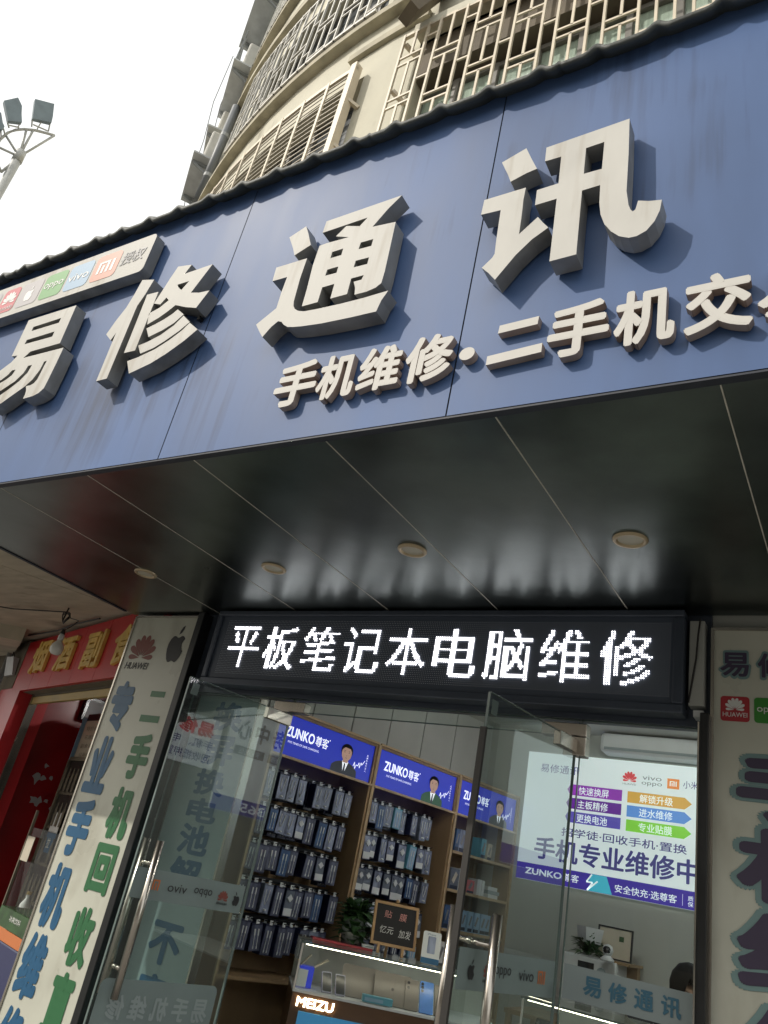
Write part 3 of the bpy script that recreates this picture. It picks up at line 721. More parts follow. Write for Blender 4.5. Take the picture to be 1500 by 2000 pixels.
# glazing
def pane(name, label, x0, x1, z0, z1, y=3.3):
    t = thing(name, label, 'glass panel', ((x0+x1)/2, y, z0)); w = (x1-x0)/2; h = z1-z0
    MB().quad((-w, 0, 0), (w, 0, 0), (w, 0, h), (-w, 0, h)).obj('glass', 'glass', t)
    e = MB().box(-w, -w+.004, .001, .011, 0, h).box(w-.004, w, .001, .011, 0, h).box(-w, w, .001, .011, 0, .004).box(-w, w, .001, .011, h-.004, h)
    e.obj('edge', 'glass_edge', t); return t
pane('glass_sidelight', 'fixed glass pane left of the doorway in front of the vertical blue lettering', -3.395, -2.645, .15, 2.36)
gr = pane('glass_sidelight', 'fixed glass pane right of the doorway with grey shop-name band', -1.075, -.578, .15, 2.36)
pane('glass_transom', 'narrow glass strip above the open double doors', -2.64, -1.08, 2.29, 2.36)
def decal_band(t, x0, x1, z0, z1):
    return MB().quad((x0, -.002, z0), (x1, -.002, z0), (x1, -.002, z1), (x0, -.002, z1)).obj('decal', 'sticker_grey', t)
xm = -.8265; zb = .15
d = decal_band(gr, -.2365, .2445, 1.322-zb, 1.436-zb)
mb = MB()
for k, ch in enumerate('易修通讯'): put(mb, ch, -.160+k*.093, -.160+k*.093+.068, 1.348-zb, 1.412-zb, -.004, .03)
mb.obj('lettering', 'sticker_teal', d)

def leaf(label, hinge, free, sees_inside, z0=.17, z1=2.265):
    """local x from free edge to hinge edge for both leaves as seen from the camera"""
    h = Vector((*hinge, 0)); f = Vector((*free, 0)); ux = (h-f); w = ux.length
    t = thing('glass_door', label, 'glass door', frame((f.x, f.y, z0), ux), 'open glass doors'); H = z1-z0
    MB().quad((0, 0, 0), (w, 0, 0), (w, 0, H), (0, 0, H)).obj('glass', 'leaf_glass', t)
    e = MB().box(-.004, 0, -.006, .006, 0, H).box(0, w, -.006, .006, H, H+.003).box(w, w+.004, -.006, .006, 0, H)
    e.obj('edge', 'glass_edge', t, bevel=.001)
    for s, xh in ((-1, .065 if sees_inside else .09), (1, .065 if sees_inside else .09)):
        hd = MB(); y = s*(.052 if sees_inside else .085); zt, zbm = 1.55-z0, .95-z0
        hd.tube([(xh, y, zbm), (xh, y, zt)], .0165, 16)
        hb = hd.obj('handle', 'steel', t, True)
        for z in (1.455-z0, 1.055-z0):
            MB().tube([(xh, s*.002, z), (xh, s*.028, z), (xh, s*.0281, z), (xh, y, z)], [.010, .010, .0085, .0085], 12).obj('spacer', 'steel', hb, True)
    dz0, dz1 = 1.315-z0, 1.435-z0
    d = MB().quad((.02, -.003, dz0), (w-.015, -.003, dz0), (w-.015, -.003, dz1), (.02, -.003, dz1)).obj('decal', 'sticker_frost', t)
    sl = [('apple', .10), ('flower', .205), ('oppo', .30), ('vivo', .46), ('mi', .57)]
    if sees_inside: sl = [('apple', .60), ('flower', .52), ('oppo', .40), ('vivo', .255), ('mi', .13)]
    zc_ = (dz0+dz1)/2; dk = MB(); rd = MB(); og = MB()
    for k, x in sl:
        if k == 'apple': apple(dk, x, zc_, .06, -.005, sees_inside)
        elif k == 'flower':
            flower(rd, x, zc_-.015, .036, -.005); put(dk, 'HUAWEI', x-.03, x+.03, zc_-.034, zc_-.024, -.005, .02, mirror=sees_inside)
        elif k in ('oppo', 'vivo'): put(dk, k, x-.052, x+.052, zc_-.016, zc_+.018, -.005, .0, mirror=sees_inside)
        else: mi_mark(og, x-.026, x+.026, zc_-.02, zc_+.022, -.005, sees_inside)
    dk.obj('lettering', 'print_black', d); rd.obj('logo', 'logo_maroon', d); og.obj('logo', 'logo_orange', d)
    # the lower white decal with reversed lettering
    if sees_inside:
        d2 = MB().poly(rrect(.015, w-.03, .3, .845, .03), -.003).obj('decal', 'sticker_frost', t)
        mb = MB()
        for k, ch in enumerate('修维机手易'): put(mb, ch, .07+k*.11, .155+k*.11, .70, .79, -.005, .03, mirror=True)
        mb.obj('lettering', 'sticker_grey', d2)
    sq = MB().box(.02, .06, -.003, -.002, H-.075, H-.02); sq.obj('maker_mark', 'glass_edge', t)
    if not sees_inside: MB().box(-.016, -.004, -.012, .012, 0, H-.13).obj('edge_gasket', 'wire', t)
    pf = MB().box(w-.16, w+.01, -.016, .016, H-.055, H+.003); pf.obj('patch_fitting', 'steel', t, bevel=.003)
    return t
leaf('left glass door swung out, its frosted logo band read in reverse', (-2.625, 3.27), (-2.745, 2.625), True)
leaf('right glass door swung out, dark front edge and logo band reading forwards', (-1.085, 3.27), (-1.193, 2.595), False)
for lab, x0, x1, L in (('brass-coloured corner clamp holding the glass above the left door', -2.735, -2.53, False), ('brass-coloured clamp above the right door at the glass corner', -1.235, -1.035, True)):
    t = thing('patch_clamp', lab, 'door clamp', (x0, 3.285, 2.245), 'metal clamps above the doors')
    m_ = MB().box(0, x1-x0, -.03, .03, .035, .09)
    if L: m_.box(x1-x0-.055, x1-x0, -.0295, .0295, -.045, .035)
    m_.obj('cover', 'steel', t, bevel=.004)
# ------------------------------------------------------------------ tall printed panels beside the shop front
def advert(name, label, x0, x1, z0, z1, y=3.25, mt='panel_cream'):
    t = thing(name, label, 'sign panel', ((x0+x1)/2, y, z0)); w = (x1-x0)/2; h = z1-z0
    MB().box(-w, w, 0, .045, 0, h).obj('board', mt, t)
    f = MB()
    f.box(-w-.012, -w, -.008, .048, -.01, h+.01).box(w, w+.012, -.008, .048, -.01, h+.01).box(-w, w, -.008, .048, h, h+.012).box(-w, w, -.008, .048, -.012, 0)
    f.obj('frame', 'steel', t); return t
z0 = .35; xc = -3.7375
t = advert('advert_panel', 'tall cream panel with blue and green vertical characters left of the glass front', -4.035, -3.46, z0, 2.80)
mb = MB(); X = lambda x: x-xc-.01
for ch, zt, h in zip('专业手机维修', (2.385, 2.045, 1.685, 1.335, .985, .64), (.31, .33, .31, .325, .31, .28)): put(mb, ch, X(-3.985), X(-3.80), zt-h-z0, zt-z0, -.002, .055)
mb.obj('lettering', 'print_blue', t)
mb = MB()
mb.poly([(X(-3.665), 2.30-z0), (X(-3.545), 2.30-z0), (X(-3.545), 2.335-z0), (X(-3.665), 2.335-z0)], -.002); mb.poly([(X(-3.69), 2.15-z0), (X(-3.53), 2.15-z0), (X(-3.53), 2.19-z0), (X(-3.69), 2.19-z0)], -.002)
for ch, zt, h in zip('手机回收直', (2.085, 1.78, 1.48, 1.165, .86), (.26, .275, .25, .28, .29)): put(mb, ch, X(-3.69), X(-3.515), zt-h-z0, zt-z0, -.002, .055)
mb.obj('lettering', 'print_green', t)
mb = MB(); flower(mb, X(-3.865), 2.535-z0, .135, -.002); mb.obj('logo', 'logo_maroon', t)
mb = MB(); apple(mb, X(-3.585), 2.635-z0, .235, -.002, wx=.88); put(mb, 'HUAWEI', X(-3.975), X(-3.775), 2.462-z0, 2.505-z0, -.002, .02, shear=.12); mb.obj('logo', 'print_black', t)

xc = -.2325
t = advert('advert_panel', 'tall cream panel with purple outlined characters at the right edge', -.535, .07, z0, 2.755)
X = lambda x: x-xc
mb = MB(); mb2 = MB()
for k, ch in enumerate('易修通讯'):
    x = -.512+k*.137
    put(mb, ch, X(x)-.008, X(x+.106)+.008, 2.552-z0, 2.672-z0, -.002, .07); put(mb2, ch, X(x), X(x+.106), 2.562-z0, 2.662-z0, -.0045, .03)
for ch, zt in zip('手机维修', (2.28, 2.015, 1.74, 1.46)):
    put(mb, ch, X(-.478), X(.012), zt-.272-z0, zt-z0+.01, -.002, .075); put(mb2, ch, X(-.455), X(-.01), zt-.255-z0, zt-.008-z0, -.0045, .045)
mb.obj('outline', 'print_teal', t); mb2.obj('lettering', 'print_purple', t)
for a, c in ((-.51, 'logo_red'), (-.39, 'logo_green'), (-.27, 'logo_sky'), (-.15, 'logo_orange')):
    o = MB().poly(rrect(X(a), X(a+.104), 2.385-z0, 2.483-z0, .012), -.002).obj('icon_tile', c, t); mb = MB(); q = -.003
    if c == 'logo_red': flower(mb, X(a+.052), 2.43-z0, .042, q); put(mb, 'HUAWEI', X(a+.008), X(a+.096), 2.402-z0, 2.42-z0, q, .01)
    elif c == 'logo_green': put(mb, 'oppo', X(a+.01), X(a+.094), 2.42-z0, 2.446-z0, q, .01)
    elif c == 'logo_sky': put(mb, 'vivo', X(a+.01), X(a+.094), 2.42-z0, 2.45-z0, q, .01)
    else: mi_mark(mb, X(a+.025), X(a+.08), 2.41-z0, 2.458-z0, q)
    mb.obj('logo', 'print_white', o)
# panel standing behind the left pane
xc = -3.155
t = advert('advert_panel', 'narrow cream panel with one column of dark blue characters behind the left glass', -3.385, -2.925, z0, 2.50, 3.36, 'panel_shaded')
X = lambda x: x-xc; mb = MB(); mb2 = MB()
for k, ch in enumerate('易修通讯'): put(mb2, ch, X(-3.365+k*.104), X(-3.28+k*.104), 2.395-z0, 2.475-z0, -.002, .03)
for ch, zt, h in zip('换屏换电池解不容', (2.33, 2.14, 1.955, 1.80, 1.665, 1.50, 1.19, .96), (.165, .165, .14, .125, .15, .19, .19, .17)): put(mb, ch, X(-3.24), X(-3.02), zt-h-z0, zt-z0, -.002, .04)
mb2.obj('lettering', 'print_navy', t); mb.obj('lettering', 'print_blue', t)

# ------------------------------------------------------------------ inside: display cabinets along the left wall
def at_cab(u, n=0, z=0): p = CP + CD*u + CN*n; return (p.x, p.y, z)
PKG = {}
def package(kind, mats, shape):
    mbx = MB().box(-.042, .042, -.035, .035, -.17, 0)
    me = mbx.mesh('carton', mats[0]); fr = MB().quad((-.038, -.0365, -.165), (.038, -.0365, -.165), (.038, -.0365, -.012), (-.038, -.0365, -.012)).mesh('blister', mats[1])
    c = MB()
    if shape == 'cable':
        for x in (-.014, .012):
            c.box(x-.004, x+.004, -.041, -.0372, -.075, -.035); c.box(x-.0014, x+.0014, -.0405, -.0374, -.14, -.075); c.box(x-.003, x+.003, -.0405, -.0374, -.155, -.14)
    elif shape == 'charger':
        c.bar((-.012, -.041, -.07), (.012, -.041, -.045), .034, .008, (0, 1, 0)); c.box(-.037, .037, -.040, -.0372, -.163, -.118)
    else:
        c.tube([(-.02, -.04, -.03), (-.022, -.04, -.09), (-.008, -.04, -.12), (.004, -.04, -.09), (.012, -.04, -.03)], .0032, 5); c.lathe([(.0, -.008), (.013, -.006), (.013, .002), (0, .004)], 10, (0, -.04, -.146))
    ins = c.mesh('insert', 'white_plastic')
    tab = MB().box(-.013, .013, -.036, -.034, -.004, .022).mesh('hang_tab', 'white_plastic')
    hk = MB().tube([(0, .12, .014), (0, -.05, .014), (0, -.075, .024)], .0028, 5).mesh('hook', 'black_metal')
    PKG[kind] = (me, fr, ins, tab, hk)
package('a', ('box_navy', 'blister_dark'), 'cable'); package('b', ('box_navy', 'box_blue'), 'cable'); package('c', ('box_slate', 'blister'), 'phones')
package('d', ('box_navy', 'blister'), 'phones'); package('g', ('box_slate', 'white_plastic'), 'phones'); package('h', ('box_teal', 'faded_blue'), 'cable'); package('e', ('box_navy', 'box_slate'), 'charger'); package('f', ('box_navy', 'blister'), 'charger')
def hang(kind, u, n, z, label, group):
    t = thing('hanging_package', label, 'package', frame(at_cab(u, n, z), CD) @ Matrix.Rotation(random.gauss(0, .035), 4, 'Y') @ Matrix.Rotation(random.gauss(0, .06), 4, 'Z') @ Matrix.Diagonal((random.uniform(.9, 1.05), 1, random.uniform(.84, 1.06), 1)), group)
    for me in PKG[kind]: link(me.name.split('.')[0], me, t)
def face_print(t, x, z0, z1, y, suit):
    """printed portrait of a man in a suit on the header"""
    s = (z1-z0); P = lambda L, dy=0: MB().poly([(x+a*s*1.7, z0+b*s) for a, b in L], y-dy)
    P([(-.34, 0), (-.33, .2), (-.24, .30), (-.1, .38), (.1, .38), (.24, .30), (.33, .2), (.35, 0)]).obj('portrait_suit', suit, t)
    P([(-.075, .38), (-.02, .05), (.02, .05), (.085, .38), (.04, .44), (-.04, .44)], .0006).obj('portrait_shirt', 'zunko_white', t)
    P([(-.018, .33), (.018, .33), (.03, .03), (-.03, .03)], .0012).obj('portrait_tie', 'suit_print', t)
    P([(-.065, .35), (.065, .35), (.07, .5), (-.07, .5)], .0014).obj('portrait_neck', 'skin_print', t)
    h = MB().poly([(x+.255*s*cos(a)*1.02, z0+.70*s+.2*s*sin(a)+(.03*s if sin(a) > 0 else 0)) for a in [2*pi*k/24 for k in range(24)]], y-.0016); h.obj('portrait_hair', 'hair', t)
    P([(-.125, .72), (-.13, .62), (-.115, .52), (-.07, .44), (0, .405), (.07, .44), (.115, .52), (.13, .62), (.125, .72), (.08, .80), (-.06, .81)], .002).obj('portrait_face', 'skin_print', t)
    f = MB()
    for e in (-1, 1):
        f.poly([(x+e*.10*s-.028*s, z0+.655*s), (x+e*.10*s+.028*s, z0+.655*s), (x+e*.10*s+.024*s, z0+.672*s), (x+e*.10*s-.024*s, z0+.672*s)], y-.0025)
        f.poly([(x+e*.10*s-.035*s, z0+.70*s), (x+e*.10*s+.035*s, z0+.70*s), (x+e*.10*s+.03*s, z0+.715*s), (x+e*.10*s-.03*s, z0+.715*s)], y-.0025)
    f.poly([(x-.045*s, z0+.495*s), (x, z0+.485*s), (x+.045*s, z0+.495*s), (x, z0+.503*s)], y-.0025)
    f.poly([(x-.02*s, z0+.56*s), (x+.024*s, z0+.556*s), (x+.012*s, z0+.572*s)], y-.0025)
    f.obj('portrait_features', 'suit_print', t)
def cabinet(u0, u1, label, hdr, shelves):
    w = u1-u0; z0 = .15
    t = thing('display_cabinet', label, 'display cabinet', frame(at_cab(u0, 0, z0), CD), 'oak display cabinets along the left wall')
    for x in (0, w-.018): MB().box(x, x+.018, 0, .34, 0, 2.35).obj('side_panel', 'oak', t)
    MB().box(.018, w-.018, .32, .338, 0, 2.35).obj('back_panel', 'oak', t)
    MB().box(.018, w-.018, .002, .32, 2.332, 2.35).obj('top_panel', 'oak', t)
    e = MB().box(-.012, 0, -.012, .004, 0, 2.352).box(w, w+.012, -.012, .004, 0, 2.352).box(-.001, w+.001, -.014, .002, 2.3505, 2.366).box(0, w, -.013, .002, 2.05, 2.066)
    e.obj('edge_strip', 'oak_edge', t)
    if hdr:
        h = MB().box(.02, w-.02, .012, .05, 2.07, 2.33).obj('header_lightbox', 'zunko_blue', t); y = .0105; zb = 2.07
        mb = MB(); k = w/.98
        put(mb, 'ZUNKO', .09*k, .36*k, zb+.120, zb+.19, y, .03); put(mb, '尊客', .372*k, .495*k, zb+.120, zb+.19, y, .01); put(mb, 'FIVE YEARS OF SAFE CHARGING', .13*k, .42*k, zb+.082, zb+.096, y, .0)
        mb.poly([(.50*k, zb+.183), (.508*k, zb+.183), (.508*k, zb+.191), (.50*k, zb+.191)], y)
        for j, ch in enumerate('品牌形象代言人'): put(mb, ch, w-.085, w-.07, zb+.17-j*.018, zb+.184-j*.018, y, 0)
        mb.obj('lettering', 'zunko_white', h)
        sg = MB(); pts = [(w-.21, .075), (w-.2, .105), (w-.19, .06), (w-.18, .09), (w-.165, .085), (w-.155, .11), (w-.145, .075), (w-.135, .115), (w-.125, .10), (w-.10, .135)]
        for a, b in zip(pts, pts[1:]): sg.bar((a[0], y-.004, zb+a[1]), (b[0], y-.004, zb+b[1]), .004, .001, (0, 1, 0))
        sg.obj('signature', 'zunko_white', h)
        face_print(h, w*.70, zb+.0, zb+.225, y-.0005, hdr)
    for z in shelves: MB().box(.018, w-.018, .003, .32, z-z0-.018, z-z0).obj('shelf', 'oak', t); MB().box(.018, w-.018, -.006, .003, z-z0-.019, z-z0+.001).obj('shelf_edge', 'oak_edge', t)
    return t
c1 = cabinet(-.985, -.012, 'oak cabinet with suited man header nearest the doorway, hung with cable packs', 'suit_print', [])
c2 = cabinet(.012, .988, 'oak cabinet in the middle of the wall with green-suited man on its header', 'suit_green', [])
c3 = cabinet(1.012, 1.86, 'oak cabinet of open box shelves at the far end of the left wall', 'suit_print', [1.935, 1.655, 1.375, 1.10, .8])
for c, w in ((c1, .973), (c2, .976)):
    for z in (1.98, 1.755, 1.53, 1.305, 1.08):
        MB().box(.02, w-.02, .20, .235, z-.012, z+.016).obj('peg_rail', 'black_metal', c)
    MB().box(.018, w-.018, .003, .32, .75, .77).obj('shelf', 'oak', c)
rowname = ['top', 'second', 'third', 'fourth', 'lowest']
lay1 = [[('d', 8), ], [('b', 8)], [('a', 8)], [('a', 8)], [('a', 8)]]
for bi, (u0, kinds, bay) in enumerate(((-.93, ('cdcdd', 'abdab', 'aaaba', 'aabab', 'aaaaa'), 'cabinet nearest the doorway'), (.075, ('dcccd', 'ffeff', 'eefee', 'eefea', 'aeeae'), 'middle cabinet'))):
    for r_ in range(5):
        z = 2.115-.225*r_; u = u0; k = 0
        while u < u0+(.80 if bi == 0 else .74):
            if random.random() < .05: u += .055; continue
            kd = kinds[r_][k % 5] if random.random() < .72 else random.choice('abcdefgh')
            lab = 'packaged phone accessory hanging in the %s row of the %s' % (rowname[r_], bay)
            hang(kd, u+.045, -.09-random.uniform(0, .035), z+random.uniform(-.006, .004), lab, 'accessory packs on pegs')
            # further packs on the same peg, seen as dark edges behind
            if random.random() < .95: hang('a', u+.047, -.18, z-.004, lab, 'accessory packs on pegs')
            u += .088 + (.03 if random.random() < .28 else .004); k += 1
# boxes on the open shelves of the third cabinet
bx = [(1.09, 1.935, .055, .17, 'box_blue', 'blue and white gadget box on the top box shelf, left end'), (1.155, 1.935, .085, .175, 'blister', 'silver patterned box on the top box shelf'), (1.245, 1.935, .05, .16, 'white_plastic', 'slim white box on the top box shelf beside the silver one'),
      (1.44, 1.935, .075, .155, 'box_teal', 'teal box standing alone on the top box shelf'), (1.55, 1.935, .07, .13, 'paper', 'beige rounded pack on the top box shelf'),
      (1.085, 1.655, .13, .155, 'box_slate', 'grey photo-printed box on the second box shelf'), (1.222, 1.655, .05, .165, 'white_plastic', 'tall white box beside the grey one on the second box shelf'), (1.33, 1.655, .085, .10, 'faded_red', 'small box with a red band on the second box shelf'),
      (1.47, 1.655, .032, .12, 'white_plastic', 'first upright white case in the row on the second box shelf'), (1.506, 1.655, .032, .12, 'white_plastic', 'second upright white case in the row on the second box shelf'), (1.542, 1.655, .032, .118, 'white_plastic', 'third upright white case in the row on the second box shelf'),
      (1.62, 1.655, .15, .03, 'white_plastic', 'lowest flat white box of the pile on the second box shelf'), (1.625, 1.686, .14, .028, 'sticker_grey', 'middle flat box of the pile on the second box shelf'), (1.64, 1.715, .12, .028, 'white_plastic', 'top flat white box of the pile on the second box shelf')]
for k in range(3): bx.append((1.09+k*.062, 1.375, .052, .165-.006*k, 'box_blue', '%s blue box leaning on the third box shelf' % ('leftmost', 'middle', 'rightmost of the left three, a')[k]))
for k in range(5): bx.append((1.32+k*.082, 1.375, .066, .15, 'faded_blue', '%s pale blue box in the long row on the third box shelf' % ('first', 'second', 'third', 'fourth', 'fifth')[k]))
bx.append((1.08, 1.10, .09, .18, 'print_white', 'white leaflet box on the lowest visible box shelf'))
for u, z, w, h, mt, lab in bx:
    t = thing('box', lab, 'box', frame(at_cab(u+w/2, -.03-random.uniform(0, .02), z), CD + CN*random.uniform(-.12, .12)))
    MB().box(-w/2, w/2, 0, .10, 0, h).obj('carton', mt, t, bevel=.0015)
    if h > .05 and w > .05:
        l = MB().box(-w*.44, w*.44, -.0012, -.0002, h*.04, h*.2); l.obj('label_band', 'print_navy' if mt != 'print_white' else 'print_grey', t)
        q = MB(); q.bar((-w*.2, -.0016, h*.35), (w*.15, -.0016, h*.8), w*.3, .001, (0, 1, 0)); q.obj('picture', 'print_grey' if mt != 'box_slate' else 'paper', t)

# ------------------------------------------------------------------ lit poster on the back wall
t = thing('poster_lightbox', 'large lit white and purple repair poster on the back wall', 'lit poster', (-2.70, 6.88, 1.86))
X = lambda x: x+2.70
Z = lambda z: z-1.86
MB().box(0, 3.75, 0, .035, 0, 1.06).obj('panel', 'lightbox', t)
def pr(name, mt, fn, par=t): mb = MB(); fn(mb); return mb.obj(name, mt, par)
def rect(mb, a, b, c, d, y=-.001): mb.poly([(X(a), Z(c)), (X(b), Z(c)), (X(b), Z(d)), (X(a), Z(d))], y)
pr('footer_band', 'lb_purple', lambda m: rect(m, -2.7, 1.05, 1.86, 1.99))
def ft(m):
    put(m, 'ZUNKO', X(-2.62), X(-2.30), Z(1.905), Z(1.955), -.003, .03); put(m, '尊客', X(-2.285), X(-2.155), Z(1.90), Z(1.96), -.003, .01)
    put(m, '安全快充·选尊客', X(-1.86), X(-1.385), Z(1.885), Z(1.945), -.003, .01); put(m, '质', X(-1.305), X(-1.265), Z(1.92), Z(1.955), -.003, .01); put(m, '保', X(-1.305), X(-1.265), Z(1.88), Z(1.915), -.003, .01)
    put(m, '365', X(-1.25), X(-.95), Z(1.875), Z(1.965), -.003, .02); rect(m, -1.345, -1.342, 1.88, 1.96, -.003)
    put(m, '安全快充', X(.1), X(.5), Z(1.89), Z(1.95), -.003, .01)
pr('lettering', 'lb_white', ft)
pr('bolt', 'lb_cyan', lambda m: (m.poly([(X(a), Z(b)) for a, b in ((-2.05, 1.988), (-1.93, 1.988), (-1.88, 1.862), (-2.08, 1.862), (-2.03, 1.92), (-2.075, 1.92))], -.002)))
pr('bolt_outline', 'lb_white', lambda m: [m.bar((X(a[0]), -.004, Z(a[1])), (X(b[0]), -.004, Z(b[1])), .012, .001, (0, 1, 0)) for a, b in zip([(-2.05, 1.985), (-2.09, 1.925), (-2.04, 1.925), (-2.08, 1.865)], [(-2.09, 1.925), (-2.04, 1.925), (-2.08, 1.865), (-2.0, 1.94)])])
def ink(m):
    put(m, '易修通讯', X(-2.575), X(-2.225), Z(2.752), Z(2.825), -.003, .005); put(m, '招学徒·回收手机·置换', X(-2.335), X(-1.32), Z(2.245), Z(2.315), -.003, .012)
    put(m, '手机专业维修中', X(-2.56), X(-1.225), Z(2.035), Z(2.215), -.003, .022)
    put(m, '小米', X(-1.36), X(-1.245), Z(2.745), Z(2.805), -.003, .0)
pr('lettering', 'lb_ink', ink)
def gy(m):
    put(m, 'vivo', X(-1.685), X(-1.53), Z(2.778), Z(2.815), -.003, .0); put(m, 'oppo', X(-1.69), X(-1.525), Z(2.728), Z(2.762), -.003, .0); put(m, 'HUAWEI', X(-1.845), X(-1.735), Z(2.722), Z(2.738), -.003, .0)
pr('lettering', 'lb_grey', gy)
pr('logo', 'lb_red', lambda m: flower(m, X(-1.79), Z(2.755), .07))
o = pr('logo_tile', 'lb_orange', lambda m: rect(m, -1.485, -1.39, 2.73, 2.81)); pr('logo', 'lb_white', lambda m: mi_mark(m, X(-1.465), X(-1.41), Z(2.75), Z(2.79), -.003), o)
for k, (a, c) in enumerate((('快速换屏', 'lb_violet'), ('主板精修', 'lb_plum'), ('更换电池', 'lb_indigo'))):
    zt = 2.675-k*.112; o = pr('banner', c, lambda m: m.poly([(X(-2.315), Z(zt-.045)), (X(-2.29), Z(zt-.09)), (X(-1.845), Z(zt-.09)), (X(-1.845), Z(zt)), (X(-2.29), Z(zt))], -.001))
    pr('lettering', 'lb_white', lambda m: put(m, a, X(-2.215), X(-1.955), Z(zt-.08), Z(zt-.013), -.003, .012), o)
for k, (a, c) in enumerate((('解锁升级', 'lb_amber'), ('进水维修', 'lb_azure'), ('专业贴膜', 'lb_lime'))):
    zt = 2.672-k*.112; o = pr('banner', c, lambda m: m.poly([(X(-1.80), Z(zt-.09)), (X(-1.345), Z(zt-.09)), (X(-1.29), Z(zt-.045)), (X(-1.345), Z(zt)), (X(-1.80), Z(zt))], -.001))
    pr('lettering', 'lb_white', lambda m: put(m, a, X(-1.70), X(-1.435), Z(zt-.08), Z(zt-.013), -.003, .012), o)

# lit poster and notice board on the right side wall, seen mirrored in the open left door
t = thing('poster_lightbox', 'lit service poster on the right side wall, seen reversed in the left glass door', 'lit poster', frame((1.56, 6.88, 1.95), (0, -1, 0)))
MB().box(0, 1.85, 0, .035, 0, 1.1).obj('panel', 'lightbox', t); MB().poly([(0, 0), (1.85, 0), (1.85, .15), (0, .15)], -.001).obj('footer_band', 'lb_purple', t)
mb = MB()
for k, ch in enumerate('服务'): put(mb, ch, .93+k*.22, 1.10+k*.22, .74, .95, -.003, .03)
mb.obj('lettering', 'lb_ink', t); mb = MB()
for k, ch in enumerate('中心'): put(mb, ch, 1.37+k*.22, 1.54+k*.22, .74, .95, -.003, .03)
mb.poly([(.98, .58), (1.32, .58), (1.32, .67), (.98, .67)], -.001); mb.poly([(1.37, .58), (1.75, .58), (1.75, .67), (1.37, .67)], -.001); mb.obj('lettering', 'lb_grey', t)
mb = MB(); put(mb, '主板维修', 1.02, 1.28, .595, .655, -.003, 0); put(mb, '安心售后', 1.43, 1.69, .595, .655, -.003, 0); put(mb, '365', 1.2, 1.5, .03, .12, -.003, .02); mb.obj('lettering', 'lb_white', t)
t = thing('notice_board', 'white notice with red and dark lettering on the right side wall of the shop', 'notice', frame((1.58, 4.95, 2.30), (0, -1, 0)))
MB().box(0, .75, 0, .01, 0, .5).obj('board', 'lightbox', t); mb = MB(); put(mb, '易修', .08, .5, .30, .46, -.002, .03); mb.obj('lettering', 'lb_red', t)
mb = MB(); put(mb, '手机、电脑', .06, .66, .18, .27, -.002, .01); put(mb, '回收抵押置换', .06, .68, .05, .14, -.002, .01); mb.obj('lettering', 'lb_ink', t)
# ------------------------------------------------------------------ glass counters
def counter(name, label, mw, L, D, zc0, H=1.06):
    """local z from the shop floor; glass case on a wooden body"""
    t = thing(name, label, 'display counter', mw); g = zc0
    MB().box(0, L, 0, D, 0, g-.012).obj('body', 'walnut', t)
    MB().box(-.004, L+.004, -.004, D+.004, g-.012, g).obj('case_floor', 'white_plastic', t)
    MB().box(.005, L-.005, D-.012, D-.004, g, H-.01).obj('case_back', 'room_wall', t)
    MB().quad((0, 0, g), (L, 0, g), (L, 0, H), (0, 0, H)).obj('front_glass', 'case_glass', t)
    MB().quad((0, 0, g), (0, D, g), (0, D, H), (0, 0, H)).obj('side_glass', 'case_glass', t)
    MB().quad((-.01, -.01, H), (L+.01, -.01, H), (L+.01, D, H), (-.01, D, H)).obj('top_glass', 'case_glass', t)
    MB().box(-.01, L+.01, -.014, -.010, H-.008, H+.001).obj('glass_edge', 'glass_edge', t)
    MB().box(.02, L-.02, .012, .024, H-.014, H-.006).obj('light_strip', 'strip_light', t)
    MB().box(-.005, .006, -.006, .005, g, H).obj('corner_post', 'chrome', t)
    return t
def slab(name, label, cat, t0, w, h, d, mt, lean=.0, bevel=.008, cam_=None, screen=None, group=None, x=0, y=0, z=0, rz=0):
    """a tablet, phone or case leaning back in the showcase; t0 is the counter frame"""
    mw = t0 @ Matrix.Translation((x, y, z)) @ Matrix.Rotation(rz, 4, 'Z') @ Matrix.Rotation(-lean, 4, 'X')
    t = thing(name, label, cat, mw, group)
    prism_curve('casing', [rrect(-w/2, w/2, 0, h, min(w, h)*.1)], d, mt, mt, t, d)
    if cam_: 
        c = MB()
        for dx, dz in cam_: c.poly([(-w/2+dx+.008*cos(2*pi*k/12), h-dz+.008*sin(2*pi*k/12)) for k in range(12)], -.0012)
        c.obj('camera_lens', 'phone_black' if mt != 'phone_black' else 'steel', t)
    if screen: MB().poly(rrect(-w/2+.004, w/2-.004, .006, h-.006, .006), -.0008).obj('screen', screen, t)
    return t
C1 = frame((-2.68-.14*.78, 4.16-.14*.625, .15), (.78, .625, 0)); U = lambda u: u+.14
c1_ = counter('display_counter', 'wooden counter with lit glass case of phones left of the right door', C1, 1.2, .5, .83)
mb = MB(); put(mb, 'MEIZU', .03, .235, .755, .80, -.006, .025); mb.obj('lettering', 'strip_light', c1_)
pb = MB().box(.05, .62, -.012, -.002, .1, .735).obj('poster', 'poster_blue', c1_)
mb = MB(); put(mb, '手机', .22, .52, .60, .715, -.014, .04); mb.obj('lettering', 'print_white', pb)
PH = 'phones and tablets in the lit glass case'
slab('tablet', 'brown-grey tablet leaning at the left in the lit glass case', 'tablet', C1, .215, .17, .007, 'phone_taupe', .5, x=U(.235), y=.10, z=.835, group=PH)
slab('tablet', 'brown-grey tablet with a round mark leaning in the middle of the lit case', 'tablet', C1, .215, .17, .007, 'phone_taupe', .5, x=U(.42), y=.07, z=.835, cam_=[(.107, .085)], group=PH)
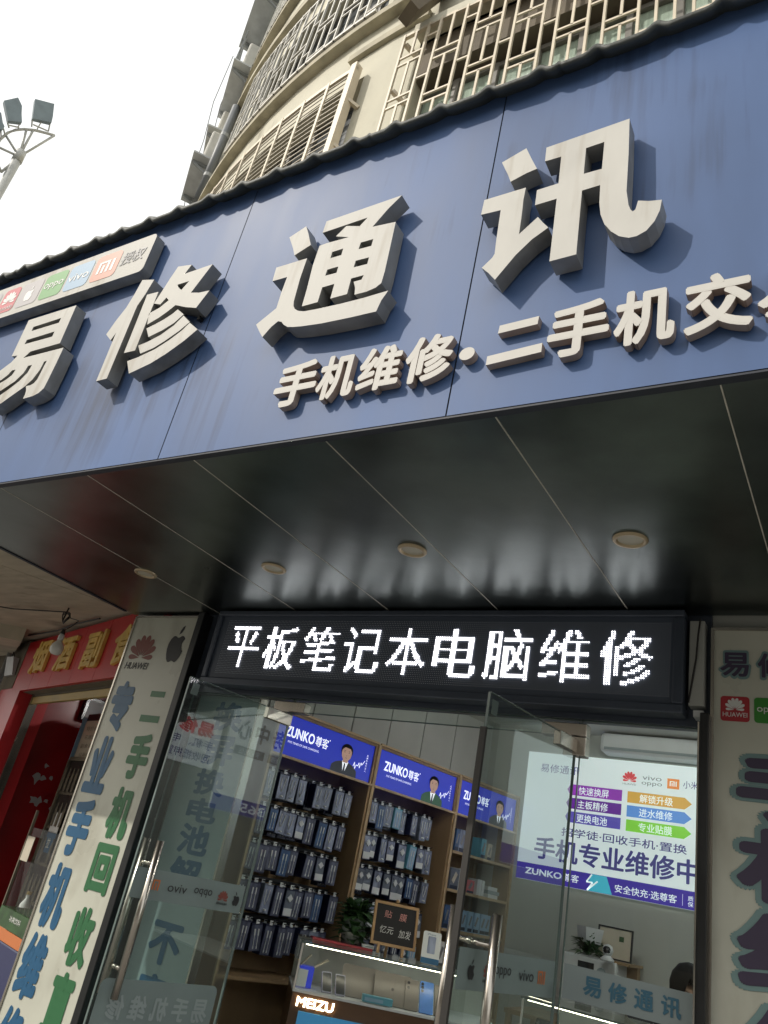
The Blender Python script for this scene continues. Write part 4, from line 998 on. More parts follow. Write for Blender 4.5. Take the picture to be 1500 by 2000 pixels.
slab('phone', 'taupe phone right of the two tablets in the lit case', 'phone', C1, .078, .16, .009, 'phone_taupe', .5, x=U(.53), y=.06, z=.835, cam_=[(.018, .02), (.018, .045)], group=PH)
slab('phone', 'bright blue phone leaning in the lit glass case', 'phone', C1, .08, .165, .009, 'phone_blue', .5, x=U(.615), y=.055, z=.835, cam_=[(.014, .016), (.014, .034), (.014, .052)], group=PH)
slab('phone', 'grey phone with a paper tag half hidden by the door handle', 'phone', C1, .078, .16, .009, 'phone_taupe', .5, x=U(.70), y=.05, z=.835, cam_=[(.06, .02)], group=PH)
slab('phone', 'small black phone with a light rim at the left of the lit case', 'phone', C1, .06, .11, .009, 'phone_lilac', .55, x=U(.05), y=.07, z=.835, screen='phone_black', rz=.25, group=PH)
slab('phone', 'second small black phone beside the open white box', 'phone', C1, .06, .11, .009, 'phone_lilac', .55, x=U(.125), y=.06, z=.835, screen='phone_black', rz=.2, group=PH)
t = thing('phone_box', 'open white and violet phone box at the left end of the lit case', 'box', C1 @ Matrix.Translation((.08, .12, .835)))
MB().box(-.06, .02, -.03, .05, 0, .10).obj('carton', 'zunko_blue', t); MB().box(-.065, -.012, -.034, .052, 0, .085).obj('white_side', 'white_plastic', t)
f = MB().bar((-.06, .0, .101), (-.01, .0, .16), .07, .003).bar((.02, .0, .101), (.09, .0, .15), .07, .003); f.obj('flap', 'paper', t)
t = thing('box', 'long teal box lying along the front of the lit case', 'box', C1 @ Matrix.Translation((U(.33), .035, .835)) @ Matrix.Rotation(.05, 4, 'Z'))
MB().box(-.085, .085, -.02, .02, 0, .035).obj('carton', 'box_teal', t, bevel=.002); MB().box(-.075, .03, -.0215, -.0205, .008, .024).obj('label_band', 'faded_blue', t)
# on top of the counter
def foliage(n, r, h, up=.5, wid=.3):
    mb = MB(); rr = random.Random(n)
    for k in range(n):
        a = rr.uniform(0, 2*pi); e = rr.uniform(.1, 1.25); L = r*rr.uniform(.55, 1.05); o = Vector((rr.uniform(-.3, .3)*r*.6, rr.uniform(-.3, .3)*r*.6, rr.uniform(0, h)))
        d = Vector((cos(a)*cos(e), sin(a)*cos(e), sin(e))); s = d.cross(Vector((0, 0, 1))).normalized()*L*wid*.5
        tip = o + d*L + Vector((0, 0, -L*.25)); mid = o + d*L*.5 + Vector((0, 0, L*.06)); i = len(mb.v)
        mb.v += [tuple(o), tuple(mid+s), tuple(tip), tuple(mid-s), tuple(mid-Vector((0, 0, L*.05)))]
        mb.f += [[i, i+1, i+4], [i+1, i+2, i+4], [i+2, i+3, i+4], [i+3, i, i+4]]
    return mb
t = thing('potted_plant', 'leafy green plant in a clear glass pot standing on the counter', 'plant', C1 @ Matrix.Translation((.31, .37, 1.068)))
MB().lathe([(.0, 0), (.062, 0), (.072, .06), (.078, .15), (.072, .15), (.066, .06), (.0, .015)], 24).obj('pot', 'pot_glass', t, True)
foliage(260, .17, .17, wid=.42).obj('foliage', 'leaf_green', t)
st = MB()
for k in range(9): a = k*.7; st.tube([(0, 0, .03), (.03*cos(a), .03*sin(a), .14), (.08*cos(a), .08*sin(a), .24)], .003, 5)
st.obj('stem', 'leaf_green', t)
t = thing('tray', 'red plastic tray under the plant pot on the counter', 'tray', C1 @ Matrix.Translation((.27, .36, 1.061)))
MB().box(-.2, .16, -.1, .1, 0, .006).obj('base', 'red_plastic', t, bevel=.003); MB().box(-.2, .16, -.106, -.1, 0, .014).obj('rim', 'red_plastic', t)
t = thing('card_box', 'small white card box lying on the red tray beside the easel', 'box', C1 @ Matrix.Translation((.40, .28, 1.0755)))
MB().box(-.035, .035, -.03, .03, 0, .018).obj('carton', 'white_plastic', t, bevel=.002); MB().box(-.03, .03, -.031, -.0302, .004, .012).obj('label_band', 'sticker_grey', t)
t = thing('chalkboard', 'small chalkboard with pink and white writing on a pine easel', 'chalkboard', C1 @ Matrix.Translation((.545, .24, 1.063)) @ Matrix.Rotation(.1, 4, 'Z') @ Matrix.Rotation(-.2, 4, 'X'))
MB().box(-.125, .125, 0, .008, .06, .265).obj('slate', 'chalk_black', t)
f = MB().box(-.14, -.125, -.004, .012, .045, .28).box(.125, .14, -.004, .012, .045, .28).box(-.125, .125, -.004, .012, .045, .06).box(-.125, .125, -.004, .012, .265, .28); f.obj('frame', 'pine', t)
for x in (-.09, .06): MB().box(x-.008, x+.008, -.012, .004, 0, .05).obj('leg', 'pine', t)
MB().bar((-.01, .006, .28), (-.01, .12, .0), .014).obj('back_leg', 'pine', t); MB().lathe([(0, 0), (.012, .004), (.013, .014), (.006, .024), (0, .026)], 12, (0, .004, .28)).obj('knob', 'pine', t, True)
mb = MB(); put(mb, '贴', -.075, -.03, .195, .235, -.001, 0, shear=.12); put(mb, '膜', .02, .065, .19, .232, -.001, 0, shear=.12); mb.obj('lettering', 'chalk_pink', t)
mb = MB(); put(mb, '忆元', -.095, -.01, .11, .15, -.001, 0, shear=.15); put(mb, '加发', .025, .10, .10, .145, -.001, 0, shear=.15); mb.obj('lettering', 'chalk_white', t)
t = thing('film_pack', 'white and blue screen film pack standing beside the chalkboard', 'package', C1 @ Matrix.Translation((.765, .20, 1.063)) @ Matrix.Rotation(-.1, 4, 'X'))
MB().poly(rrect(-.055, .055, 0, .17, .012), 0, .006).obj('card', 'white_plastic', t); MB().poly([(-.055, .002), (.055, .002), (.055, .032), (-.055, .032)], -.001).obj('label_band', 'print_blue', t)
MB().poly(rrect(-.024, .024, .055, .145, .006), -.001).obj('film', 'blister', t); mb = MB(); put(mb, 'iPhone', -.03, .02, .15, .16, -.001, 0); mb.obj('lettering', 'print_blue', t)
t = thing('speaker_box', 'dark gadget box with a red corner standing on the counter by the shelves', 'box', C1 @ Matrix.Translation((1.0, .3, 1.063)))
MB().box(-.06, .06, -.05, .05, 0, .11).obj('carton', 'black_metal', t, bevel=.006); MB().box(-.02, .05, -.052, -.0505, .01, .05).obj('label_band', 'logo_red', t)

C2 = frame((-1.6, 4.36, .15), (1, 0, 0))
counter('display_counter', 'glass counter of phones behind the right door with a bright strip along its top', C2, 2.2, .55, .74)
for k, (x, mt, lab) in enumerate(((.06, 'phone_black', 'black phone at the left end of the counter behind the right door'), (.145, 'phone_black', 'black phone with a paper tag, second in the counter behind the right door'),
        (.225, 'phone_mint', 'mint green phone in the counter behind the right door'), (.30, 'phone_lilac', 'lilac phone beside the mint green one'), (.42, 'phone_black', 'black phone right of the lilac one'))):
    p = slab('phone', lab, 'phone', C2, .074, .155, .009, mt, .5, x=x-.02+.02*k, y=.14, z=.83, cam_=[(.016, .02), (.016, .042)], group='phones in the counter behind the right door')
    MB().poly([(-.028, .012), (.028, .012), (.028, .055), (-.028, .055)], -.0015).obj('price_tag', 'paper', p)

# back of the room
t = thing('desk', 'oak desk against the back wall under the lit poster', 'desk', (-2.0, 6.55, .15))
MB().box(-.45, .6, -.25, .35, .78, .81).obj('top', 'oak', t)
for x in (-.42, .57):
    for y in (-.22, .32): MB().box(x-.02, x+.02, y-.02, y+.02, 0, .78).obj('leg', 'oak', t)
t = thing('printer', 'white machine with a grey display and dial under the potted plant', 'printer', (-1.92, 6.5, .961))
MB().box(-.20, .21, 0, .3, 0, .44).obj('casing', 'white_plastic', t, bevel=.012)
MB().box(-.075, .045, -.004, -.0005, .33, .405).obj('display', 'phone_black', t); k = MB().lathe([(0, 0), (.035, 0), (.033, .012), (0, .012)], 20)
k.v = [(x+.1, -z-.0005, y+.355) for x, y, z in k.v]; k.obj('dial', 'sticker_grey', t); MB().box(-.165, -.14, -.003, -.0005, .33, .36).obj('button', 'print_grey', t)
t = thing('potted_plant', 'bushy plant in a grey square pot on the white machine', 'plant', (-1.945, 6.58, 1.402))
MB().lathe([(0, 0), (.085, 0), (.105, .105), (.095, .105), (.08, .02), (0, .02)], 4).obj('pot', 'ac_tray', t); foliage(180, .17, .07, wid=.2).obj('foliage', 'leaf_green', t)
for v in t.children[1].data.vertices: v.co.z += .09
t = thing('wall_shelf', 'small oak shelf under the picture frame', 'shelf', (-1.72, 6.62, 1.395)); MB().box(-.12, .1, -.1, .28, 0, .018).obj('board', 'oak', t); MB().box(-.1, .08, .2, .28, -.08, 0).obj('bracket', 'oak', t)
t = thing('picture_frame', 'dark framed certificate leaning behind the potted plant', 'picture frame', Matrix.Translation((-1.78, 6.66, 1.415)) @ Matrix.Rotation(-.12, 4, 'X'))
MB().box(-.12, .12, 0, .004, .01, .21).obj('print', 'paper', t); MB().box(-.132, -.12, -.008, .008, 0, .22).box(.12, .132, -.008, .008, 0, .22).box(-.12, .12, -.008, .008, 0, .01).box(-.12, .12, -.008, .008, .21, .22).obj('frame', 'black_metal', t)
MB().box(.03, .065, -.001, 0, .13, .165).obj('photo', 'leaf_green', t)
t = thing('security_camera', 'small white indoor camera with a black face beside the plant pot', 'camera', (-1.765, 6.44, 1.402))
MB().lathe([(0, 0), (.045, 0), (.05, .012), (.03, .03), (.018, .04), (.0, .042)], 20).obj('base', 'white_plastic', t, True); MB().lathe([(0, .03), (.03, .042), (.04, .07), (.03, .10), (0, .112)], 20).obj('head', 'white_plastic', t, True)
k = MB().lathe([(0, .046), (.012, .04), (.026, .03), (.028, .026)], 16); k.v = [(x, -z, y+.072) for x, y, z in k.v]; k.obj('lens', 'phone_black', t, True)
t = thing('air_conditioner', 'long white wall air conditioner above the lit poster', 'air conditioner', (-1.55, 6.92, 2.945))
MB().box(-.46, .46, -.22, 0, 0, .16).obj('casing', 'white_plastic', t, bevel=.03); MB().box(-.42, .42, -.224, -.2205, .018, .04).obj('vent', 'sticker_grey', t)
for x, y in ((-1.6, 4.6), (.6, 4.6)):
    t = thing('tube_light', {(-1.6, 4.6): 'white tube light on the shop ceiling over the left counter', (.6, 4.6): 'white tube light on the shop ceiling at the right', (-1.2, 6.0): 'white tube light on the ceiling at the back of the shop'}[(x, y)], 'tube light', (x, y, 3.06), 'tube lights on the shop ceiling')
    MB().tube([(-.5, 0, 0), (.5, 0, 0)], .014, 10).obj('tube', 'tube_light', t, True); MB().box(-.53, .53, -.025, .025, .018, .058).obj('fitting', 'white_plastic', t)
t = thing('glass_door_mat', 'grey rubber mat inside the doorway', 'mat', (-1.86, 3.8, .151)); MB().box(-.6, .6, -.35, .35, 0, .008).obj('rubber', 'seam_dark', t)

# ------------------------------------------------------------------ seated person behind the right counter
def person(mw, label):
    t = thing('person', label, 'person', mw)
    V_ = {}; E_ = []; Rr = {}
    def J(n, co, r, par=None):
        V_[n] = (len(V_), co); Rr[n] = r
        if par: E_.append((V_[par][0], V_[n][0]))
    J('pelvis', (0, 0, .50), .15); J('waist', (.02, -.02, .66), .135, 'pelvis'); J('chest', (.08, -.07, .87), .15, 'waist'); J('upper', (.12, -.10, 1.09), .15, 'chest')
    J('neck', (.22, -.17, 1.13), .06, 'upper'); J('skull0', (.27, -.21, 1.15), .07, 'neck'); J('skull1', (.31, -.24, 1.20), .095, 'skull0'); J('skull2', (.33, -.245, 1.25), .085, 'skull1')
    for s, q in ((-1, 'l'), (1, 'r')):
        sx = Vector((.707, .707, 0))*-s*.19 if False else Vector((.55, .83, 0)).normalized()*(-s)*.19
        b = Vector((.11, -.09, 1.08))
        J('sh'+q, tuple(b+sx), .065, 'upper'); J('el'+q, tuple(b+sx*1.25+Vector((.14, -.12, -.27))), .047, 'sh'+q); J('wr'+q, tuple(b+sx*.75+Vector((.36, -.30, -.30))), .03, 'el'+q)
        w = b+sx*.75+Vector((.36, -.30, -.30)); d = Vector((.75, -.62, -.15)).normalized(); sd = Vector((.62, .75, 0)).normalized()
        J('pa'+q, tuple(w+d*.05), .028, 'wr'+q)
        for k in range(4):
            r0_ = w+d*.085+sd*(k-1.5)*.019; ln = (.06, .07, .066, .05)[k]
            J('k%d%s' % (k, q), tuple(r0_), .0105, 'pa'+q); J('f%d%s' % (k, q), tuple(r0_+d*ln*.6+Vector((0, 0, -.008))), .0088, 'k%d%s' % (k, q)); J('t%d%s' % (k, q), tuple(r0_+d*ln+Vector((0, 0, -.03))), .007, 'f%d%s' % (k, q))
        J('th0'+q, tuple(w+d*.035+sd*s*.035), .0115, 'pa'+q); J('th1'+q, tuple(w+d*.075+sd*s*.05+Vector((0, 0, -.012))), .009, 'th0'+q)
        hp = Vector((.55, .83, 0)).normalized()*(-s)*.10
        J('hi'+q, (hp.x, hp.y, .48), .095, 'pelvis'); J('kn'+q, (hp.x*1.4+.34, hp.y*1.4-.26, .47), .065, 'hi'+q); J('an'+q, (hp.x*1.4+.30, hp.y*1.4-.23, .09), .042, 'kn'+q); J('to'+q, (hp.x*1.4+.45, hp.y*1.4-.35, .035), .035, 'an'+q)
    me = bpy.data.meshes.new('b'); me.from_pydata([v[1] for v in V_.values()], E_, []); o = bpy.data.objects.new('b', me); COL.objects.link(o)
    md = o.modifiers.new('s', 'SKIN'); o.modifiers.new('d', 'SUBSURF').levels = 2
    for n, (i, c) in V_.items():
        me.skin_vertices[0].data[i].radius = (Rr[n], Rr[n]*(1.0 if n not in ('waist', 'chest', 'upper') else .85)); me.skin_vertices[0].data[i].use_root = n == 'pelvis'
    bpy.context.view_layer.update(); b2 = bpy.data.meshes.new_from_object(o.evaluated_get(bpy.context.evaluated_depsgraph_get())); bpy.data.objects.remove(o)
    b2.name = 'body'; b2.materials.clear()
    for k in ('skin', 'jacket', 'jeans', 'shoe'): b2.materials.append(M_[k])
    wr = [Vector(V_['wr'+q][1]) for q in 'lr']; nk = Vector(V_['neck'][1])
    for p in b2.polygons:
        c = p.center; i = 1
        if (c-nk).dot(Vector((.62, -.5, .6))) > .005 and c.z > 1.05: i = 0
        elif any((c-w).dot(Vector((.75, -.62, -.15))) > -.005 and (c-w).length < .2 for w in wr): i = 0
        elif c.z < .13: i = 3
        elif c.z < .6: i = 2
        p.material_index = i; p.use_smooth = True
    link('body', b2, t)
    hc = Vector((.325, -.242, 1.235)); fd = Vector((.72, -.52, -.46)).normalized(); side = fd.cross(Vector((0, 0, 1))).normalized(); upv = side.cross(fd)
    hm = MB(); hm.lathe([(.0, .115), (.05, .108), (.085, .075), (.101, .02), (.099, -.03), (.085, -.07)], 20)
    hm.v = [tuple(hc + side*x + upv*z - fd*(y*1.12+.022+.25*max(0, -z-.0)*0)) for x, y, z in hm.v if True]
    # keep the face free of hair
    keep = [f for f in hm.f if not (sum(((Vector(hm.v[i])-hc).dot(fd)) for i in f)/len(f) > .045 and sum(((Vector(hm.v[i])-hc).dot(upv)) for i in f)/len(f) < .055)]
    hm.f = keep; hm.obj('hair', 'hair', t, True)
    fm = MB()
    for s in (-1, 1):
        e = hc + fd*.088 + side*s*.034 + upv*.0
        fm.tube([tuple(e + side*.02*cos(a) + upv*.017*sin(a) + fd*.012) for a in [2*pi*k/14 for k in range(15)]], .0022, 5)
        fm.tube([tuple(e + side*s*.02+fd*.01), tuple(hc + side*s*.088 - fd*.01)], .002, 5)
    fm.tube([tuple(hc+fd*.1+side*-.014), tuple(hc+fd*.1+side*.014)], .002, 5); fm.obj('glasses', 'steel', t)
    nz = MB().lathe([(0, .03), (.008, .02), (.013, 0), (.009, -.008), (0, -.01)], 10); nz.v = [tuple(hc + fd*(.085+.25*max(0, .02-z)) + side*x + upv*(z-.03) + fd*y*-.3) for x, y, z in nz.v]; nz.obj('nose', 'skin', t, True)
    ey = MB()
    for s in (-1, 1):
        c = hc + fd*.086 + side*s*.034; ey.v += [tuple(c+side*.012*cos(a)+upv*.006*sin(a)+fd*.004) for a in [2*pi*k/10 for k in range(10)]]; ey.f.append(list(range(len(ey.v)-10, len(ey.v))))
    c = hc + fd*.085 - upv*.062; ey.v += [tuple(c+side*.022*cos(a)+upv*.004*sin(a)+fd*.006) for a in [2*pi*k/10 for k in range(10)]]; ey.f.append(list(range(len(ey.v)-10, len(ey.v))))
    ey.obj('features', 'hair', t)
    for s in (-1, 1):
        er = MB().lathe([(0, .028), (.014, .02), (.016, 0), (.010, -.022), (0, -.028)], 10); er.v = [tuple(hc + side*s*(.092+abs(y)*.3) - fd*(x+.01) + upv*(z-.005)) for x, y, z in er.v]; er.obj('ear', 'skin', t, True)
    hd = MB().tube([tuple(Vector((.19, -.145, 1.06)) + Vector((cos(a)*.095*.8+.0, sin(a)*.085, .02*sin(a)+.035))) for a in [2*pi*k/16 for k in range(17)]], .03, 8); hd.obj('hood', 'jacket', t, True)
    return t
person(Matrix.Translation((-1.36, 5.84, .15)) @ Matrix.Rotation(.0, 4, 'Z'), 'person in a dark hooded jacket and glasses bending forward behind the right counter')
t = thing('stool', 'low black stool under the bending person', 'stool', (-1.36, 5.84, .15)); MB().lathe([(0, .32), (.16, .32), (.17, .345), (.16, .37), (0, .375)], 20).obj('seat', 'black_metal', t, True)
for k in range(4): a = pi/4+k*pi/2; MB().bar((.12*cos(a), .12*sin(a), .32), (.16*cos(a), .16*sin(a), 0), .022).obj('leg', 'steel', t)

# ------------------------------------------------------------------ neighbouring shop on the left, set at an angle
KL = 1.08
LF = Matrix.Translation((0, 0, 1.55*(1-KL))) @ Matrix.Scale(KL, 4) @ frame((-5.99, 3.86, 0), (.949, -.316, 0))
def KP(x, y, z): return (x*KL, y*KL, 1.55+(z-1.55)*KL)
n_ = thing('neighbour_shop', 'dim corner shop with red front at the left', 'shop', LF)
MB().box(-.33, .22, 0, .25, .12, 2.42).obj('red_pillar', 'red_paint', n_)
MB().box(-1.6, -.45, .05, .3, .12, 2.9).obj('dark_pillar', 'recess_brown', n_)
MB().tube([(-.40, -.03, .12), (-.40, -.03, 2.75)], .022, 10).obj('pipe', 'ac_grey', n_, True)
MB().box(-.3, -.02, -.004, .05, 2.42, 2.83).obj('stone_block', 'recess_brown', n_)
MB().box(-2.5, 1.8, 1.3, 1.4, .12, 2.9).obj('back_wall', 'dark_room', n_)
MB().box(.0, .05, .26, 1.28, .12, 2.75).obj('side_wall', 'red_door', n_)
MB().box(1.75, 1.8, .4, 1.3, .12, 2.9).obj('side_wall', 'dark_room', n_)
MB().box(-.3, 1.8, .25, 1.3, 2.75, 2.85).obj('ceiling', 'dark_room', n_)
MB().box(.22, 2.2, .03, .2, 2.385, 2.40).obj('lintel', 'recess_brown', n_)
t = thing('shop_sign', 'red sign board with gold characters over the dim shop at left', 'sign', LF)
for k in range(6): MB().box(-.02+k*.44, .415+k*.44, 0, .03, 2.39, 2.812).obj('panel', 'red_paint', t)
for ch, a, b, zb in zip('烟酒副食', (.31, .885, 1.45, 1.97), (.655, 1.215, 1.76, 2.30), (2.515, 2.495, 2.475, 2.465)):
    mb = MB(); put(mb, ch, a, b, zb, zb+.262, -.002, .03, .022); mb.obj('character', 'gold', t)
t = thing('roller_shutter', 'yellow bottom rail of a rolled up shutter under the red sign', 'shutter', LF @ Matrix.Translation((.23, .1, 2.31)))
MB().box(.06, 1.95, 0, .03, 0, .055).obj('bottom_rail', 'shutter_yellow', t, bevel=.004); s = MB()
for k in range(3): s.box(.04, 1.97, .005, .025, .058+k*.03, .084+k*.03)
s.obj('slats', 'recess_brown', t); MB().box(.03, .055, -.01, .05, -2.1, .15).obj('guide_rail', 'steel', t)
def scratch(mt):
    q = MB(); rr = random.Random(5)
    for k in range(26):
        y, z, s = rr.uniform(.4, 1.1), rr.gauss(1.72, .10), rr.uniform(.01, .05)
        P = [(.0505, y+s*cos(a)*rr.uniform(.3, 1), z+s*sin(a)*rr.uniform(.3, 1.2)) for a in [2*pi*j/9 for j in range(9)]]
        i = len(q.v); q.v += P; q.f.append(list(range(i, i+9)))
    return q.obj('torn_paper', mt, n_)
scratch('logo_grey')
t = thing('meter_box', 'small black meter box on the red side wall', 'meter box', LF @ Matrix.Translation((.055, .75, 2.42))); MB().box(0, .08, -.18, .18, -.1, .1).obj('casing', 'phone_black', t, bevel=.005); MB().box(.081, .083, -.15, .15, -.075, .075).obj('window', 'ac_tray', t)
t = thing('light_switch', 'cream light switch on the red side wall below the meter box', 'switch', LF @ Matrix.Translation((.055, .72, 2.13))); MB().box(0, .02, -.05, .05, -.06, .06).obj('plate', 'paper', t, bevel=.004); MB().box(.021, .026, -.02, .02, -.03, .03).obj('button', 'white_plastic', t)
t = thing('drinks_fridge', 'dark glass-door drinks fridge with a handwritten notice inside the left shop', 'fridge', LF @ Matrix.Translation((.36, .55, .12)))
MB().box(0, .9, 0, .6, 0, 2.23).obj('cabinet', 'black_metal', t)
dr = MB().box(.05, .85, -.03, -.002, .1, 1.85).obj('door', 'fridge_dark', t); MB().box(.02, .05, -.045, -.001, .1, 1.86).box(.85, .88, -.045, -.001, .1, 1.86).box(.05, .85, -.045, -.001, 1.852, 1.88).obj('door_frame', 'recess_brown', t)
pp = MB().box(.06, .80, -.02, -.004, 1.86, 2.17).obj('notice', 'paper', t); mb = MB()
for r_ in range(4): put(mb, ('特价香烟', '名酒饮料', '副食百货', '公用电话')[r_], .12+.02*(r_ % 2), .42, 2.09-r_*.068, 2.125-r_*.068, -.021, 0); put(mb, ('零售批发', '冰镇啤酒', '欢迎光临', '送货上门')[r_], .48, .74, 2.085-r_*.068, 2.12-r_*.068, -.021, 0)
mb.obj('lettering', 'recess_brown', pp)
sh = MB(); bt = MB(); rr = random.Random(3)
for k in range(6):
    z = .35+k*.25; sh.box(.06, .84, -.036, -.031, z, z+.02)
    for j in range(9):
        if rr.random() < .8: bt.lathe([(.018, 0), (.02, .11), (.008, .15), (.008, .17)], 8, (.1+j*.083, -.055, z+.022), .4)
sh.obj('shelves', 'recess_brown', t); bt.obj('bottles', 'recess_brown', t)
fl = MB().box(-.012, -.001, -.03, .6, .1, 2.2).obj('side_poster', 'faded_blue', t); mb = MB().box(-.015, -.0125, .02, .2, 1.1, 1.6).obj('poster_patch', 'logo_orange', t)
g1 = MB().box(.16, .34, -.05, -.046, 1.33, 1.47).obj('sticker', 'print_white', t); MB().box(.16, .34, -.05, -.046, 1.19, 1.325).obj('sticker', 'print_blue', t)
mb = MB(); put(mb, '拉', .22, .28, 1.22, 1.29, -.052, .02); mb.obj('lettering', 'print_white', t)
t = thing('freezer', 'navy drinks cooler with an orange band at the foot of the cream panel', 'freezer', LF @ Matrix.Translation((1.45, .05, .12)))
MB().box(0, .6, 0, .5, 0, .74).obj('body', 'freezer_navy', t, bevel=.01); MB().box(.0, .6, -.004, -.0005, .742, .80).obj('orange_band', 'logo_orange', t); MB().box(0, .6, .0, .5, .802, .90).obj('header', 'leaf_green', t)
MB().box(.02, .58, .01, .48, .902, 1.35).obj('glass_case', 'case_glass', t); MB().box(0, .015, 0, .015, .902, 1.45).obj('post', 'recess_brown', t)
mb = MB(); put(mb, '冰爽饮料', .22, .42, .845, .875, -.002, .0); mb.obj('lettering', 'print_white', t)
MB().box(.06, .19, -.012, -.009, 1.16, 1.30).obj('price_sheet', 'paper', t)
for k, (x, z, w, h, mt) in enumerate(((.78, .12, .5, .62, 'cardboard'), (.82, .745, .42, .14, 'cardboard'))):
    t = thing('cardboard_box', ('large brown carton on the floor beside the navy cooler', 'smaller brown carton on top of the large one by the navy cooler')[k], 'carton', LF @ Matrix.Translation((x, .2, z)))
    MB().box(0, w, 0, .4, 0, h).obj('carton', mt, t, bevel=.004); MB().box(w*.4, w*.6, -.002, -.0003, h*.0, h).obj('tape', 'paper', t)
    MB().box(w*.68, w*.86, -.003, -.0022, h*.3, h*.6).obj('label_band', 'recess_brown', t)
t = thing('plastic_bottle', 'white bottle standing on the stacked cartons', 'bottle', LF @ Matrix.Translation((.92, .38, .886))); MB().lathe([(0, 0), (.035, 0), (.037, .1), (.015, .14), (.015, .165), (0, .165)], 16).obj('body', 'white_plastic', t, True); MB().lathe([(0, .166), (.017, .166), (.017, .185), (0, .185)], 12).obj('cap', 'shutter_yellow', t)
t = thing('paper_bag', 'pale paper bag hung beside the red sign', 'bag', LF @ Matrix.Translation((-.22, -.03, 2.53))); b = MB(); b.v = [(-.08, 0, 0), (.15, 0, .0), (.1, -.03, .15), (-.09, -.035, .16), (-.08, .02, 0), (.15, .02, 0), (.1, .02, .15), (-.09, .02, .16)]
b.f = [[0, 1, 2, 3], [7, 6, 5, 4], [0, 4, 5, 1], [1, 5, 6, 2], [2, 6, 7, 3], [3, 7, 4, 0]]; b.obj('bag', 'logo_grey', t); MB().tube([(-.05, -.01, .15), (.0, -.02, .2), (.06, -.01, .15)], .004, 5).obj('handle', 'wire', t)
t = thing('wall_lamp', 'bright oblong lamp glimpsed inside the dim left shop', 'lamp', LF @ Matrix.Translation((1.05, 1.0, 2.56))); MB().box(0, .5, 0, .12, 0, .05).obj('casing', 'white_plastic', t); MB().box(.03, .47, -.004, -.0005, .008, .042).obj('diffuser', 'tube_light', t)

# concrete canopy of the neighbour: two slabs with an open joint
t = thing('concrete_canopy', 'stained concrete slabs roofing the pavement at far left', 'canopy', (-5.9, 3.0, 2.94)); O_ = Vector((-5.9, 3.0, 2.94))
def slabp(P, z0, z1, name='slab'):
    m_ = MB(); k = len(P); m_.v = [tuple(Vector(KP(x, y, z))-O_) for z in (z0, z1) for x, y in P]; m_.f = [list(range(k))[::-1], [k+i for i in range(k)]] + [[i, (i+1) % k, k+(i+1) % k, k+i] for i in range(k)]
    m_.obj(name, 'concrete', t)
slabp([(-4.13, 1.9), (-4.13, 3.17), (-4.46, 2.46), (-4.70, 1.9)], 2.842, 3.0)
slabp([(-4.72, 1.9), (-4.485, 2.46), (-4.13, 3.24), (-4.13, 3.6), (-6.4, 4.4), (-9.5, 5.4), (-9.5, 3.2), (-6.5, 2.3)], 2.846, 3.02)
slabp([(-4.1, 1.9), (-4.1, 3.7), (-6.4, 4.6), (-9.5, 5.6), (-9.5, 3.0), (-6.5, 2.1)], 3.025, 3.3, 'roof_slab')
slabp([(-6.02, 3.45), (-5.75, 3.62), (-6.4, 4.0), (-7.5, 4.2), (-7.5, 3.9)], 2.74, 2.846, 'beam')
t = thing('light_bulb', 'frosted light bulb hanging from the concrete slab in front of the red sign', 'light bulb', Matrix.Translation(KP(-4.30, 2.95, 2.44)) @ Matrix.Scale(KL, 4))
MB().lathe([(0, 0), (.022, .003), (.036, .016), (.041, .04), (.037, .062), (.02, .085), (.016, .095)], 20).obj('globe', 'bulb_white', t, True)
MB().lathe([(.017, .095), (.018, .10), (.018, .125), (.012, .135), (0, .136)], 14).obj('socket', 'white_plastic', t, True); MB().lathe([(.014, .1355), (.015, .14), (.009, .165), (0, .168)], 12).obj('cap', 'wire', t, True)
c = MB().tube([(0, 0, .16), (-.02, .05, .2), (-.06, .12, .27), (-.2, .15, .3), (-.33, .2, .36)], .003, 5)
for k in range(3): c.tube([(-.33+.035*cos(a)+.004*k, .2+.01*sin(a*2), .33-k*.008+.035*sin(a)) for a in [2*pi*j/14 for j in range(15)]], .003, 5)
c.tube([(-.36, .22, .4), (-.345, .2, .3)], .006, 5); c.obj('flex', 'wire', t)
mb = MB().tube([(-6.3, 2.9, 2.835), (-5.5, 3.02, 2.82), (-5.2, 3.12, 2.815), (-4.66, 3.17, 2.81)], .005, 5); mb.v = [KP(*v) for v in mb.v]
tag(mb.obj('cable', 'wire'), 'cable strung along the underside of the concrete slab at left', 'cable')
mb = MB().tube([(-5.9, 3.75, 2.835), (-5.3, 3.58, 2.82), (-4.9, 3.44, 2.828), (-4.5, 3.32, 2.822)], .007, 5); mb.v = [KP(*v) for v in mb.v]
tag(mb.obj('cable', 'wire'), 'cable tucked along the top edge of the red sign', 'cable')

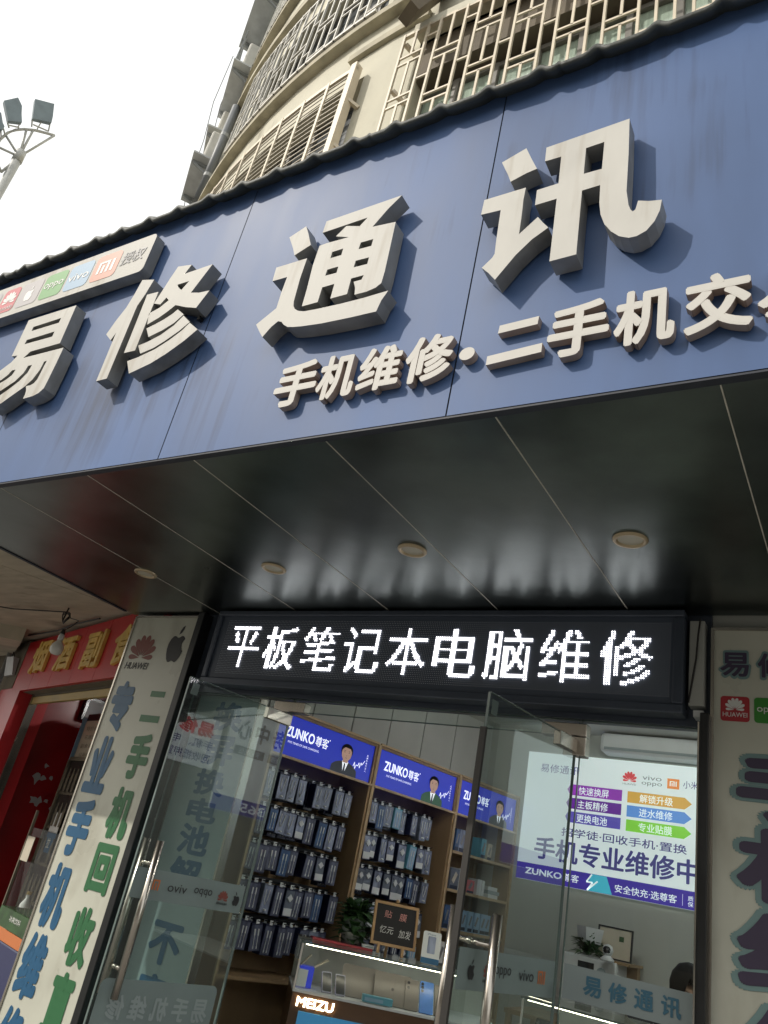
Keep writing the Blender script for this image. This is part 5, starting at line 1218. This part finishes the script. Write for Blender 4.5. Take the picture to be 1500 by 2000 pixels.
# ------------------------------------------------------------------ floodlight mast far left
PF = frame((-13.82, 4.5, 13.12), (.3095, .9509, 0))
t = thing('floodlight_mast', 'pale grey mast with a fan bracket of floodlights against the white sky', 'street lamp', PF)
MB().tube([(.035, .05, -13.1), (.03, .02, -.12)], [.13, .085], 14).obj('pole', 'pole_grey', t, True); MB().tube([(.03, .02, -.14), (.02, .02, .13)], .1, 14).obj('collar', 'pole_grey', t, True)
br = MB(); br.tube([(.38, 0, .97), (.23, 0, .89), (.04, 0, .78), (-.13, 0, .64), (-.25, 0, .49), (-.34, 0, .31), (-.39, 0, .07), (-.39, 0, -.19), (-.24, 0, -.45), (-.1, 0, -.59)], .028, 8)
for a in ((.38, .97), (-.09, .64), (.01, .73), (-.34, .23), (-.37, -.12), (-.1, -.59)): br.tube([(.03, .0, -.02), (a[0], .0, a[1])], .024, 8)
br.obj('bracket', 'pole_grey', t, True)
def flood(P, feet):
    f = MB().poly(P, -.16, .10); i = len(f.v); k = len(P); cx = sum(p[0] for p in P)/k; cz = sum(p[1] for p in P)/k
    f.v += [(cx+(x-cx)*.62, .05, cz+(z-cz)*.62) for x, z in P]; f.f.append([i+q for q in range(k)][::-1]); b = i-k
    for q in range(k): f.f.append([b+q, i+q, i+(q+1) % k, b+(q+1) % k])
    h = f.obj('floodlight', 'flood_grey', t)
    y = MB()
    for a, b in feet: y.bar((a[0], -.1, a[1]), (b[0], -.02, b[1]), .022)
    y.obj('yoke', 'pole_grey', h)
flood([(-.66, .81), (-.43, .45), (-.22, .62), (-.30, .80), (-.36, .97), (-.49, 1.09)][::-1], [((-.43, .45), (-.36, .42)), ((-.24, .62), (-.24, .56)), ((-.40, .40), (-.22, .58))])
flood([(-.23, 1.33), (-.1, .87), (.22, 1.07), (.19, 1.22), (.1, 1.53)][::-1], [((-.09, .87), (-.04, .78)), ((.06, .97), (.06, .82)), ((.21, 1.06), (.25, .95)), ((-.04, .79), (.25, .95))])
flood([(-.60, .52), (-.75, .30), (-.62, .1), (-.44, .17), (-.43, .27), (-.49, .33)][::-1], [((-.46, .3), (-.36, .22)), ((-.45, .18), (-.38, .08))])

# ------------------------------------------------------------------ other side of the street, seen only in reflections
for k, (x0, x1, h, y0) in enumerate(((-34, -12, 11, -26), (-11, 4, 14, -28), (5, 26, 9, -25))):
    t = thing('street_building', ('eleven metre block across the street at left', 'tallest block across the street', 'lowest block across the street at right')[k], 'building', (x0, y0, 0)); w = x1-x0
    MB().box(0, w, -10, 0, 0, h).obj('wall', 'opp_wall', t); n = int(w/3)
    for i in range(n):
        for j in range(int(h/3.2)): MB().box(.8+i*3, 2.4+i*3, .002, .05, 1.0+j*3.2, 2.7+j*3.2).obj('window', 'opp_glass', t)
    MB().box(-.2, w+.2, -10.2, .25, h, h+.4).obj('parapet', 'ledge_grey', t)
